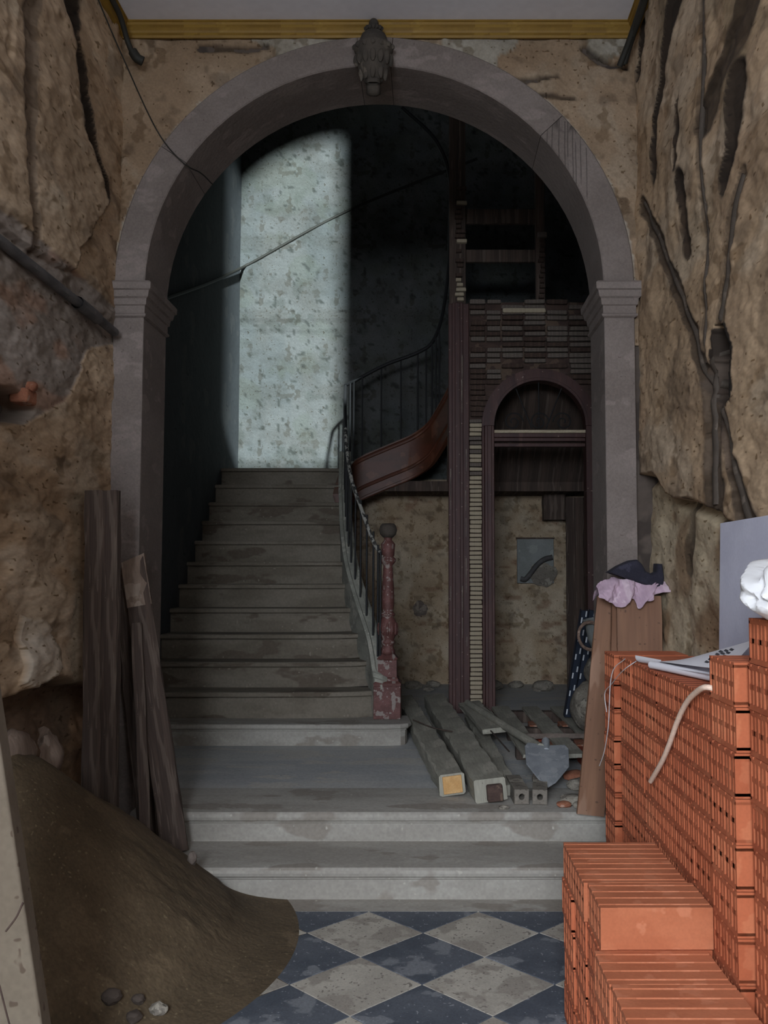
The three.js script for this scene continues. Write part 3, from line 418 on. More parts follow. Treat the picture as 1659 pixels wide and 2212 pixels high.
  for (const u of [0.27, 0.31, 0.36, 0.43, 0.50, 0.57, 0.63, 0.68, 0.72, 0.76]) { const a = cQ.getPoint(u); let b = c2.getPoint(0), bd = 9; for (let i = 0; i <= 200; i++) { const p = c2.getPoint(i / 200), e = Math.hypot(p.x - a.x, p.z - a.z); if (e < bd) { bd = e; b = p; } } part('baluster', M(rod(a, V(a.x, b.y, a.z), 0.009)), m.iron, t); }
}
{ // newel
  const t = thing('newel_post', 'turned reddish stone newel post on a square block at the foot of the stairs', 'newel post', [-0.30, 0.435, -6.545]);
  part('base', M(rbx(-0.095, 0.095, 0, 0.225, -0.095, 0.095, 0.006)), m.redStone, t);
  part('plinth', M(profileBox(-0.065, 0.065, -0.065, 0.065, [[0.225, 0.028], [0.245, 0.03], [0.26, 0.012], [0.275, 0.012], [0.285, 0], [0.40, 0], [0.41, 0.008], [0.42, 0.0], [0.44, -0.018]])), m.redStone, t);
  const L = [[0, 0.43], [0.055, 0.435], [0.048, 0.47], [0.036, 0.50], [0.05, 0.515], [0.052, 0.528], [0.042, 0.54], [0.06, 0.575], [0.069, 0.61], [0.068, 0.64], [0.055, 0.675], [0.038, 0.70], [0.052, 0.71], [0.053, 0.72], [0.036, 0.735], [0.044, 0.78], [0.043, 0.9], [0.036, 1.00], [0.033, 1.06], [0.046, 1.075], [0.056, 1.09], [0.056, 1.105], [0.038, 1.12], [0.045, 1.135], [0.048, 1.19], [0.05, 1.21], [0.038, 1.225], [0.026, 1.24], [0.03, 1.25], [0.026, 1.262], [0, 1.265]].map(([r, y]) => new THREE.Vector2(r, y));
  const lv = []; for (let i = 0; i < 12; i++) { const a = i * Math.PI / 6; lv.push(rock(400 + i, 0.013, 0.045, 0.013, 1, 0.1).translate(0.062 * Math.cos(a), 0.615, 0.062 * Math.sin(a))); }
  part('shaft', M(new THREE.LatheGeometry(L, 32), ...lv), m.redStone, t);
  const K = [[0, 1.255], [0.034, 1.256], [0.056, 1.278], [0.063, 1.31], [0.057, 1.338], [0.042, 1.355], [0.026, 1.345], [0.014, 1.322], [0, 1.318]].map(([r, y]) => new THREE.Vector2(r, y));
  tag(part('finial', M(new THREE.LatheGeometry(K, 24)), m.keystone, t), 'dark broken finial cup');
}

// ---------------------------------------------------------------- timber partition with an arched doorway, its plaster gone and laths bare
{
  const Z = -7.71, t = thing('lath_partition', 'stripped timber partition with bare laths, peeling maroon posts and an arched doorway', 'partition'), r = rng(77);
  const post = (x0, x1, z1, y1 = 3.72) => rbx(x0, x1, 0.29, y1, Z - 0.12, z1, 0.006);
  part('post', M(post(0.152, 0.185, Z - 0.02), post(0.18, 0.275, Z + 0.012), post(0.27, 0.325, Z - 0.01), post(0.205, 0.25, Z + 0.022)), m.maroon, t);
  part('post', M(post(0.431, 0.452, Z + 0.004, 2.672), post(0.452, 0.534, Z + 0.02, 2.672), post(0.475, 0.512, Z + 0.028, 2.672)), m.maroon, t);
  part('post', M(post(1.30, 1.382, Z + 0.02, 2.672), post(1.382, 1.403, Z + 0.004, 2.672)), m.maroon, t);
  { const q = rng(640); for (let i = 0; i < 13; i++) { const l = 0.08 + 0.25 * q(), y = 0.6 + 2.9 * q(), f = Math.floor(q() * 3); const st = part('bare_streak', M(rbx(-0.0035, 0.0035, 0, l, -0.003, 0.003, 0.0015)), m.lathPale, t); st.position.set([0.168, 0.262, 0.298][f] + (q() - 0.5) * 0.012, y, Z + [-0.019, 0.013, -0.009][f]); } }
  const arcS = (r0, r1, z0, z1) => { const n = 36, rings = []; for (let k = 0; k <= n; k++) { const a = Math.PI * k / n; rings.push([[r0, z0], [r1, z0], [r1, z1], [r0, z1]].map(([q, z]) => V(0.917 + q * Math.cos(a), 2.672 + q * Math.sin(a), z))); } return loft(rings, true, 0.4); };
  part('arched_frame', M(arcS(0.383, 0.465, Z - 0.12, Z + 0.02), arcS(0.465, 0.486, Z - 0.12, Z + 0.004), arcS(0.405, 0.442, Z, Z + 0.028)), m.maroon, t);
  part('transom', M(rbx(0.53, 1.305, 2.545, 2.575, Z - 0.1, Z - 0.02, 0.004), rbx(0.53, 1.305, 2.575, 2.612, Z - 0.1, Z, 0.006), rbx(0.53, 1.305, 2.50, 2.53, Z - 0.08, Z - 0.03, 0.004)), m.maroon, t);
  const dust = part('transom_ledge', M(rbx(0.53, 1.305, 2.612, 2.638, Z - 0.1, Z + 0.006, 0.004)), m.lath, t); tag(dust, 'pale dusty ledge of the transom');
  // fanlight scrolls
  const sc = []; for (const [cx, s] of [[0.70, 1], [0.917, 1], [1.12, -1]]) { const p = []; for (let i = 0; i <= 30; i++) { const a = i / 30 * Math.PI * 3.2, q = 0.085 * (1 - i / 36); p.push([cx + s * q * Math.cos(a), 2.715 + q * Math.sin(a), Z - 0.06]); } sc.push(tube(p, 0.006, 50, 5)); }
  for (const a of [60, 90, 120]) sc.push(tube([[0.917 + 0.12 * Math.cos(a * Math.PI / 180), 2.66, Z - 0.06], [0.917 + 0.39 * Math.cos(a * Math.PI / 180), 2.672 + 0.385 * Math.sin(a * Math.PI / 180), Z - 0.06]], 0.006, 4, 5));
  part('fanlight_grille', M(...sc), m.iron, t);
  // masonry backing and laths: the strip between the posts, then the spandrel over the doorway
  const bs = new THREE.Shape(); bs.moveTo(0.325, 0.29); bs.lineTo(0.431, 0.29); bs.lineTo(0.431, 2.672); bs.absarc(0.917, 2.672, 0.486, Math.PI, 0, true); bs.lineTo(1.403, 0.29); bs.lineTo(1.748, 0.29); bs.lineTo(1.748, 3.74); bs.lineTo(0.325, 3.74);
  part('backing', M(new THREE.ExtrudeGeometry(bs, { depth: 0.05, bevelEnabled: false }).translate(0, 0, Z - 0.10)), m.lathDark, t);
  const U = [0, 1, 2].map((k) => { const q = rng(520 + k), g = new RoundedBoxGeometry(1, 1, 1, 1, 0.12), p = g.attributes.position; for (let i = 0; i < p.count; i++) p.setXYZ(i, p.getX(i) * (1 + 0.1 * (fbm(p.getY(i) * 3 + k, p.getZ(i) * 3 + 4, 530, 2) - 0.5)), p.getY(i) * (1 + 0.3 * (fbm(p.getX(i) * 4 + k * 5 + 9, 3, 531, 2) - 0.5)), p.getZ(i)); return M(g); });
  const lath = (x, y, w, h, z, mat) => { const l = part('lath', U[Math.floor(r() * 3)], mat, t); l.position.set(x, y, z); l.scale.set(w, h, 0.04); l.rotation.z = (r() - 0.5) * 0.03; };
  for (let y = 0.31; y < 2.75; y += 0.037) lath(0.378 + (r() - 0.5) * 0.006, y, 0.098 + r() * 0.008, 0.031, Z - 0.03 + r() * 0.012, y > 2.2 && r() < 0.5 ? m.lathPale : m.lath);
  const cols = [0.33, 0.47, 0.60, 0.79, 0.98, 1.17, 1.40, 1.58, 1.74];
  for (let y = 2.77; y < 3.74; y += 0.046) for (let c = 0; c + 1 < cols.length; c++) {
    const x0 = cols[c] + r() * 0.012, x1 = cols[c + 1] - r() * 0.012, xm = (x0 + x1) / 2, q = Math.hypot(Math.abs(xm - 0.917) - (x1 - x0) / 2, y - 2.672), rim = Math.hypot(xm - 0.917, y - 2.672); if (Math.min(q, rim) < 0.52 && Math.abs(xm - 0.917) < 0.6) { if (rim < 0.52) continue; const side = Math.sign(xm - 0.917), xe = 0.917 + side * Math.sqrt(Math.max(0, 0.49 ** 2 - (y + 0.02 - 2.672) ** 2)); const a = side > 0 ? xe : x0, b = side > 0 ? x1 : xe; if (b - a > 0.03) lath((a + b) / 2, y, b - a, 0.036, Z - 0.03 + r() * 0.01, m.lathDark); continue; }
    if (r() < 0.10 || (y > 3.66 && r() < 0.35)) continue;
    lath(xm, y, x1 - x0, 0.034 + r() * 0.008, Z - 0.03 + r() * 0.012, r() < (c % 2 ? 0.35 : 0.6) ? m.lathDark : m.lathPale);
  }
  for (const [x, w] of [[0.705, 0.19], [0.885, 0.18]]) lath(x, 3.655, w, 0.038, Z - 0.005, m.lath);
  // stubs of laths on the studs above, and two boards behind
  part('stud', M(rbx(0.16, 0.30, 3.70, 5.4, Z - 0.12, Z - 0.05, 0.005), rbx(0.90, 0.98, 3.74, 5.4, Z - 0.12, Z - 0.05, 0.005)), m.oldWood, t);
  for (let y = 3.76; y < 4.75; y += 0.042) { if (r() < 0.25 && y > 3.95) continue; const w = 0.04 + r() * 0.05; lath(0.185 + w / 2 + r() * 0.02 + 0.02, y, w, 0.03, Z - 0.03, y < 3.95 || r() < 0.3 ? m.lath : m.lathDark); }
  for (let y = 3.78; y < 4.33; y += 0.045) { const w = 0.03 + r() * 0.025; lath(0.94 + r() * 0.02, y, y > 4.28 ? 0.08 : w, y > 4.28 ? 0.05 : 0.026, Z - 0.03, y > 4.28 ? m.lathPale : m.lathDark); }
  part('board', M(rbx(0.30, 0.92, 4.47, 4.60, Z - 0.20, Z - 0.16, 0.004)), m.oldWood, t);
  part('board', M(rbx(0.30, 0.98, 4.13, 4.24, Z - 0.20, Z - 0.16, 0.004)), m.oldWood, t);
}

// ---------------------------------------------------------------- things in the stairwell
{
  tag(mesh('conduit', M(tube([[-2.0, 3.50, -6.85], [-1.995, 4.05, -8.2], [-1.985, 4.66, -9.60]], 0.015, 40, 6), tube([[-1.985, 4.66, -9.60], [-1.96, 4.69, -9.635], [-1.93, 4.71, -9.64]], 0.015, 8, 6), tube([[-1.94, 4.70, -9.64], [-0.92, 5.27, -9.645], [0.5, 5.86, -9.645]], 0.015, 40, 6)), m.cable), 'thin dark conduit climbing diagonally across the stairwell wall and the lit patch', 'conduit');
  const patch = rock(600, 0.085, 0.07, 0.02, 3, 0.5).translate(-0.12, 1.065, -9.645);
  tag(mesh('plaster_patch', M(patch), m.lathPale), 'small pale plaster patch on the bare wall right of the newel post', 'plaster patch');
  const cp = thing('cement_panel', 'square grey cement panel set in the wall behind the arched doorway', 'wall panel', [1.09, 1.33, -9.645]);
  part('panel', M(rbx(-0.19, 0.19, 0.0, 0.46, -0.04, 0.02, 0.006)), m.cement, cp);
  part('upper_edge', M(rbx(-0.20, 0.20, 0.46, 0.475, -0.04, 0.03, 0.004)), m.oldWood, cp);
  part('rough_mortar', M(rock(610, 0.13, 0.12, 0.03, 3, 0.4).translate(0.07, 0.09, 0.02)), m.rubble, cp);
  tag(mesh('hose', M(tube([[0.93, 1.38, -9.58], [0.97, 1.37, -9.58], [1.03, 1.43, -9.575], [1.10, 1.52, -9.575], [1.18, 1.58, -9.58], [1.26, 1.60, -9.585]], 0.026, 40, 8)), m.lead), 'dark grey hose curving across the cement panel', 'hose');
  const od = thing('old_door', 'dark plank door leaf standing against the back wall', 'door', [1.56, 0.29, -9.2]);
  for (let i = 0; i < 4; i++) part('plank', M(timber(1.9, 0.085, 0.03, 620 + i, 0.003).translate(-0.17 + i * 0.088, 0, 0)), m.oldWood, od);
  part('ledge', M(rbx(-0.2, 0.14, 0.3, 0.4, -0.045, -0.016, 0.004), rbx(-0.2, 0.14, 1.5, 1.6, -0.045, -0.016, 0.004)), m.oldWood, od);
  tag(mesh('timber_bracket', M(timber(0.26, 0.22, 0.2, 640, 0.006).translate(1.27, 1.98, -9.52)), m.oldWood), 'short dark timber block under the stair soffit', 'timber');
  [[-0.18, 0.32, -9.3, 0.09], [0.02, 0.32, -9.42, 0.07], [-0.02, 0.31, -9.1, 0.05], [0.62, 0.33, -9.2, 0.1], [0.85, 0.32, -9.35, 0.08], [1.1, 0.34, -9.1, 0.12]].forEach(([x, y, z, s], i) => tag(mesh('rubble_stone', M(rock(650 + i, s, s * 0.5, s * 0.7, 2, 0.35).translate(x, y, z)), m.rubble), ['largest dusty lump at the wall foot behind the timber beams', 'dusty lump behind the maroon post, close to the wall', 'smallest dusty lump behind the beams', 'flat grey lump left of the old door, nearest the maroon post', 'middle grey lump behind the arched doorway', 'grey lump in front of the old dark door leaf'][i], 'rubble', 'rubble along the back wall'));
}
{ // timbers and tools on the landing
  const beam = (label, p0, p1, w, h, seed, roll = 0) => { const t = thing('timber_beam', label, 'timber beam', p0), L = dist(p0, p1); part('beam', M(timber(L, w, h, seed, 0.008)), m.dustWood, t); stand(t, p0, p1, roll); return t; };
  let t = beam('dusty roof beam nearest the newel post, with a fresh pale sawn end', [0.112, 0.353, -4.86], [-0.215, 0.353, -7.9], 0.135, 0.115, 701);
  part('sawn_end', M(rbx(-0.048, 0.052, -0.006, 0.02, -0.045, 0.045, 0.004)), m.freshWood, t);
  t = beam('wide dusty roof beam with a grey notched end, second from the newel post', [0.300, 0.355, -4.73], [0.03, 0.355, -7.95], 0.165, 0.12, 702);
  part('notch', M(rbx(-0.02, 0.06, -0.03, 0.02, -0.055, 0.03, 0.008)), m.lathDark, t);
  t = beam('narrow dusty batten beside the wide roof beam', [0.40, 0.325, -4.86], [0.315, 0.325, -7.3], 0.10, 0.06, 703);
  t = beam('short grey board lying aslant in front of the maroon post', [0.42, 0.42, -6.1], [0.30, 0.42, -7.35], 0.16, 0.03, 704);
  const sh = thing('shovel', 'dusty shovel with long wooden handle and pale grey pointed blade', 'shovel', [0.625, 0.45, -5.34]);
  const hd = part('handle', M(new THREE.CylinderGeometry(0.024, 0.027, 1.85, 10).translate(0, 0.925, 0)), m.dustWood, sh); hd.quaternion.setFromUnitVectors(V(0, 1, 0), V(-0.33, 0.0, -1.75).normalize());
  const bp = [[-0.13, -0.02], [-0.15, 0.06], [-0.14, 0.30], [-0.05, 0.46], [0.0, 0.52], [0.05, 0.46], [0.14, 0.30], [0.15, 0.06], [0.13, -0.02], [0.03, -0.06], [-0.03, -0.06]], bsh = new THREE.Shape(bp.map(([x, y]) => new THREE.Vector2(x, y)));
  const bg = new THREE.ExtrudeGeometry(bsh, { depth: 0.006, bevelEnabled: true, bevelThickness: 0.003, bevelSize: 0.003, bevelSegments: 1, steps: 1 }); { const p = bg.attributes.position; for (let i = 0; i < p.count; i++) p.setZ(i, p.getZ(i) + p.getX(i) * p.getX(i) * 1.6); }
  const bl = part('blade', M(bg, new THREE.CylinderGeometry(0.026, 0.03, 0.16, 10).translate(0, -0.06, 0)), m.shovel, sh); bl.quaternion.setFromUnitVectors(V(0, 1, 0), V(0.02, -0.20, 1).normalize()); bl.rotateY(Math.PI); bl.rotateZ(-0.12); bl.scale.set(0.8, 0.95, 0.9); bl.position.set(0.03, -0.01, 0.02);
  const pl = thing('pallet', 'dusty wooden pallet of wide slats lying flat in the arched doorway', 'pallet', [0.86, 0.29, -6.4]);
  for (const [x, w] of [[-0.26, 0.13], [-0.03, 0.12], [0.19, 0.12]]) { const s = part('slat', M(timber(1.9, w, 0.022, 720 + Math.round(x * 50), 0.004)), m.dustWood, pl); s.quaternion.setFromUnitVectors(V(0, 1, 0), V(-0.03, 0, -1).normalize()); s.position.set(x, 0.10, 0.98); }
  for (const z of [-0.85, -0.1, 0.55]) part('bearer', M(rbx(-0.33, 0.25, 0, 0.085, z - 0.05, z + 0.05, 0.005)), m.oldWood, pl);
  tag(mesh('batten', M(timber(0.56, 0.03, 0.016, 730, 0.003).rotateZ(Math.PI / 2).translate(1.1, 0.411, -5.95)), m.lathPale), 'thin pale batten lying across the pallet slats', 'batten');
  [['left gap, nearest the shovel blade', 0.722, -5.60, 0.06, 0], ['left gap, second from the shovel blade', 0.728, -5.83, -0.05, 1], ['left gap, third from the shovel blade', 0.725, -6.06, 0.05, 0], ['left gap, farthest from the shovel blade', 0.735, -6.62, -0.04, 1], ['right gap, nearest the brown boards', 0.945, -5.66, 0.05, 0], ['right gap, second from the near end', 0.95, -5.90, -0.06, 1], ['right gap, farthest from the near end', 0.955, -6.62, 0.04, 1]].forEach(([w, x, z, a, d]) => { const b = tag(mesh('brick', M(rbx(-0.043, 0.043, 0, 0.092, -0.1, 0.1, 0.008)), d ? m.dustBrick : m.redBit), `old solid brick in the pallet's ${w}`, 'brick', 'old bricks in the pallet gaps'); b.position.set(x, 0.291, z); b.rotation.y = a; });
  // two hollow clay conduits
  for (const [x, z, a, l] of [[0.455, -4.70, 0.05, 'left-facing hollow clay duct beside the batten end'], [0.545, -4.695, -0.12, 'hollow clay duct next to the shovel blade']]) {
    const s = new THREE.Shape(); s.moveTo(-0.034, -0.034); s.lineTo(0.034, -0.034); s.lineTo(0.034, 0.034); s.lineTo(-0.034, 0.034); const o = new THREE.Path(); o.absellipse(0, 0, 0.017, 0.018, 0, Math.PI * 2); s.holes.push(o);
    const d = tag(mesh('clay_duct', M(new THREE.ExtrudeGeometry(s, { depth: 0.33, bevelEnabled: true, bevelThickness: 0.003, bevelSize: 0.003, bevelSegments: 1, curveSegments: 10 }).translate(0, 0.04, -0.33)), m.rubble), l.replace('left-facing ', ''), 'clay duct'); d.position.set(x, 0.289, z); d.rotation.y = a;
  }
  tag(mesh('rubble_stone', M(rock(760, 0.055, 0.06, 0.05, 3, 0.25).translate(0.60, 0.345, -5.02)), m.lathPale), 'pale angular stone tucked under the shovel blade', 'rubble');
  [[0.72, -4.72, 0.05, 0], [0.80, -5.03, 0.06, 0], [0.84, -4.82, 0.045, 1], [0.66, -4.66, 0.03, 1], [0.75, -4.64, 0.035, 0], [0.82, -5.25, 0.06, 1], [0.36, -4.62, 0.02, 0], [0.88, -5.1, 0.05, 0], [0.90, -4.95, 0.05, 0]].forEach(([x, z, s, d], i) => tag(mesh('rubble_stone', M(rock(770 + i, s * 1.3, s * 0.55, s, 2, 0.35).translate(x, 0.29 + s * 0.4, z)), d ? m.dustBrick : m.rubble), ['grey masonry chunk right under the shovel blade', 'flat grey chunk behind the shovel blade beside the brown board', 'reddish chunk at the foot of the brown board', 'small reddish chip in front of the clay duct', 'small grey chip beside the reddish one near the step edge', 'reddish chunk behind the shovel, by the pallet end', 'tiny grey chip beside the notched beam end', 'grey chunk touching the brown board foot, farther one', 'grey chunk touching the brown board foot, nearer one'][i], 'rubble', 'broken masonry round the shovel'));
  [[[0.30, 0.425, -6.9], [0.38, 0.42, -6.2], [0.46, 0.40, -5.5]], [[0.40, 0.45, -7.0], [0.50, 0.43, -6.3], [0.55, 0.42, -5.75]], [[-0.12, 0.425, -6.5], [0.02, 0.42, -6.2], [0.14, 0.42, -6.05]]].forEach((p, i) => tag(mesh('twig', M(tube(p, 0.005, 12, 5)), m.oldWood), ['thin dark twig on the wide roof beam', 'thin dark twig lying below the maroon post', 'thin dark twig across the beam nearest the newel post'][i], 'twig'));
}
{ // perforated metal profiles, sacks and bucket inside the right jamb
  for (const [i, label] of [[0, 'leftmost of three dark perforated metal profiles leaning behind the brown boards'], [1, 'middle of three dark perforated metal profiles leaning behind the brown boards'], [2, 'rightmost of three dark perforated metal profiles leaning behind the brown boards']]) {
    const t = thing('metal_profile', label, 'metal profile', [0, 0, 0], null), g = bx(-0.026, 0.026, 0, 0.82, -0.008, 0.0);
    part('channel', M(g, bx(-0.026, -0.022, 0, 0.82, -0.035, 0), bx(0.022, 0.026, 0, 0.82, -0.035, 0)), m.metalBlue, t);
    const r = rng(800 + i); const sg = M(rbx(-0.005, 0.005, -0.021, 0.021, -0.001, 0.0025, 0.001)); for (const x of [-0.014, 0.012]) for (let y = 0.04; y < 0.76; y += 0.14) { const s = part('slot', sg, m.slot, t); s.position.set(x, y + (x > 0 ? 0.05 : 0) + 0.012 * r(), 0.0); }
    stand(t, [0.985 + i * 0.054, 0.408, -6.72 + i * 0.015], [1.075 + i * 0.054, 1.2, -6.45 + i * 0.01], 0.15 - 0.2 * i);
  }
  const sack = (label, seed, x, y, z, sx, sy, sz) => tag(mesh('sack', M(rock(seed, sx, sy, sz, 4, 0.16).translate(x, y + sy * 0.92, z)), m.rubble), label, 'sack');
  sack('slumped grey sack on the pallet end beside the brown boards', 820, 1.09, 0.405, -6.2, 0.16, 0.17, 0.22);
  sack('grey sack lying on another sack behind the brown boards', 821, 1.16, 0.69, -6.2, 0.14, 0.11, 0.2);
  const b = thing('bucket', 'tipped grey bucket with a pale bent hoop handle wedged beside the brown boards', 'bucket', [1.11, 0.94, -6.22]);
  part('body', M(new THREE.LatheGeometry([[0, 0], [0.06, 0.0], [0.085, 0.02], [0.098, 0.07], [0.10, 0.12], [0.104, 0.19], [0.111, 0.195], [0.111, 0.208], [0.100, 0.208], [0.09, 0.08], [0, 0.04]].map(([r, y]) => new THREE.Vector2(r, y)), 28).rotateZ(0.16).translate(0.05, 0, 0)), m.cement, b);
  part('handle', M(new THREE.TorusGeometry(0.082, 0.011, 8, 36).scale(0.95, 1.1, 1).rotateZ(0.2).translate(-0.062, 0.09, 0.115)), m.wicker, b);
}

// ---------------------------------------------------------------- left side of the hall: sand, planks, slab, pipe, wires
{
  const at = (x, z) => { const r = Math.hypot(x + 1.72, (z + 3.68) * 0.97), n = 0.05 * (fbm(x * 4, z * 4, 901, 3) - 0.5) + 0.012 * (fbm(x * 18, z * 18, 902, 2) - 0.5); let h = 0.855 - 0.83 * r; h = h > 0.7 ? 0.7 + 0.5 * (h - 0.7) : h; h += n * sstep(-0.05, 0.2, h); const toe = 0.085; return h > toe ? h : Math.max(-0.03, toe * Math.exp((h - toe) / toe) - 0.006); };
  const x0 = -1.66, x1 = -0.3, z0 = -4.62, z1 = -2.2, nx = 110, nz = 190, g = new THREE.PlaneGeometry(1, 1, nx, nz), p = g.attributes.position;
  for (let j = 0; j <= nz; j++) for (let i = 0; i <= nx; i++) { const x = mixn(x0, x1, i / nx), z = mixn(z0, z1, j / nz); p.setXYZ(j * (nx + 1) + i, x, at(x, z), z); g.attributes.uv.setXY(j * (nx + 1) + i, x, z); }
  g.computeVertexNormals();
  tag(mesh('sand_pile', g, m.sand), 'brown sand heap sloping from the left wall onto the tiled floor', 'sand pile');
  tag(mesh('plaster_chip', M(rock(910, 0.022, 0.03, 0.02, 2, 0.4).translate(-1.02, at(-1.02, -4.05) + 0.02, -4.05)), m.lathPale), 'white plaster chip on the sand edge at the lowest step', 'plaster chip');
  [[-1.02, -3.05, 0.032], [-0.95, -3.10, 0.022], [-0.88, -3.09, 0.03], [-0.94, -3.03, 0.026]].forEach(([x, z, s], i) => tag(mesh('rubble_stone', M(rock(915 + i, s, s * 0.7, s, 2, 0.35).translate(x, at(x, z) + s * 0.3, z)), i === 2 ? m.rubble : m.masonry), ['largest dark lump at the near toe of the sand heap', 'dark lump behind the pale one at the sand toe', 'pale grey lump at the near toe of the sand heap', 'dark lump nearest the camera at the sand toe'][i], 'rubble', 'rubble at the toe of the sand'));
  const pk = (label, p0, p1, w, h, seed, roll, mat = m.oldWood, cut = 0) => { const t = thing('plank', label, 'plank', p0), L = dist(p0, p1); part('board', M(timber(L, w, h, seed, 0.004, cut)), mat, t); return stand(t, p0, p1, roll); };
  pk('tall dark weathered plank with a painted face leaning at the wall corner', [-1.475, 0.10, -4.12], [-1.515, 1.815, -4.16], 0.078, 0.05, 920, 0.12);
  pk('dark brown plank standing close to the right of the tallest one', [-1.40, 0.06, -4.13], [-1.445, 1.815, -4.17], 0.075, 0.05, 921, -0.1);
  let t = pk('slanting brown plank with a pale bare upper end against the stone pilaster', [-1.185, 0.147, -4.40], [-1.47, 1.50, -4.585], 0.115, 0.035, 922, 0.1, m.oldWood, 0.25);
  tag(part('bare_end', M(timber(0.24, 0.117, 0.037, 923, 0.003, 0.25).translate(0, 1.17, 0)), m.bare, t), 'pale bare upper end');
  pk('thin blackened plank leaning behind the slanting brown one', [-1.345, 0.147, -4.52], [-1.52, 1.36, -4.602], 0.09, 0.022, 924, 0.2);
  pk('narrow dark batten between the leaning planks', [-1.29, 0.12, -4.30], [-1.42, 1.2, -4.50], 0.05, 0.04, 925, 0.3);
  const sl = thing('pale_slab', 'pale pinkish cracked slab leaning at the near left edge of the hall', 'slab', [-0.885, 0, -2.36]);
  { const g2 = new RoundedBoxGeometry(0.33, 2.35, 0.07, 4, 0.008); part('slab', M(g2.translate(-0.165, 1.17, 0)), m.paleSlab, sl); sl.rotation.set(0.02, 0.12, 0.162); }
  const cr = (p) => part('crack', M(tube(p, 0.0022, 16, 4)), m.lathDark, sl);
  cr([[-0.05, 0.60, 0.0352], [-0.02, 0.63, 0.0352], [-0.001, 0.66, 0.0352]]); cr([[-0.09, 0.56, 0.0352], [-0.07, 0.36, 0.0352], [-0.06, 0.30, 0.0352], [-0.001, 0.36, 0.0352]]);
  tag(mesh('wall_pipe', M(tube([[-1.585, 2.665, -3.0], [-1.58, 2.66, -3.4], [-1.575, 2.65, -3.9], [-1.57, 2.645, -4.2], [-1.575, 2.64, -4.55]], 0.022, 40, 9), tube([[-1.572, 2.647, -4.05], [-1.57, 2.645, -4.15], [-1.572, 2.642, -4.3]], 0.029, 10, 9)), m.lead), 'grey lead pipe running along the left wall to the capital', 'pipe');
  tag(mesh('wire', M(tube([[-1.55, 4.15, -4.0], [-1.48, 3.92, -4.3], [-1.372, 3.658, -4.59], [-1.257, 3.53, -4.61], [-1.21, 3.545, -4.75], [-1.19, 3.56, -4.93]], 0.0035, 40, 5)), m.cable), 'thin wire hanging from the ceiling to the left side of the arch', 'wire');
  tag(mesh('cable_end', M(tube([[-1.585, 4.29, -4.2], [-1.55, 4.22, -4.45], [-1.535, 4.13, -4.54], [-1.50, 4.06, -4.55], [-1.47, 4.045, -4.56]], 0.014, 26, 7), tube([[-1.515, 4.09, -4.545], [-1.49, 4.055, -4.55], [-1.465, 4.045, -4.56]], 0.024, 10, 8)), m.cable), 'black cable end hanging from the left ceiling corner', 'cable');
  tag(mesh('cable_bundle', M(...[[0, 0], [0.025, 0.01], [0.012, -0.02]].map(([a, b], i) => tube([[1.03 + a * 0.5, 4.29, -4.05 + b], [1.03, 4.20 + b, -4.35], [1.005 - a * 0.4, 4.10, -4.52 + b], [0.99 - a, 4.04 - a * 0.6, -4.57]], 0.016, 30, 7))), m.cable), 'dark cable bundle hanging from the right ceiling corner', 'cable');
}

{ // old conduits converging on the broken-out junction hole of the right wall
  const c = (pts, r, label, mat) => tag(mesh('wall_conduit', M(tube(pts.map(([s, y]) => [XR + 0.04 - rightAt(s, y)[0] + r * 0.25, y, s]), r, 50, 7)), mat), label, 'conduit'), lerpL = (L, n = 14) => { const o = []; for (let i = 0; i <= n; i++) { const f = i / n * (L.length - 1), k = Math.min(L.length - 2, Math.floor(f)); o.push([mixn(L[k][0], L[k + 1][0], f - k), mixn(L[k][1], L[k + 1][1], f - k)]); } return o; };
  c(lerpL(Rw.d1), 0.013, 'dark conduit slanting from the arch down to the junction hole', m.conduit);
  c(lerpL(Rw.v), 0.012, 'dark conduit dropping straight from the ceiling to the junction hole', m.conduit);
  c(lerpL(Rw.d2), 0.014, 'dark conduit slanting in from the near side to the junction hole', m.conduit);
  c(lerpL([[-3.49, 2.2], [-3.47, 1.95], [-3.46, 1.7]]), 0.020, 'grey conduit running down from the junction hole', m.conduit);
  c(lerpL([[-3.46, 2.16], [-3.30, 1.95], [-3.08, 1.62]]), 0.020, 'grey brown conduit slanting down from the hole towards the insulation board', m.conduit);
}

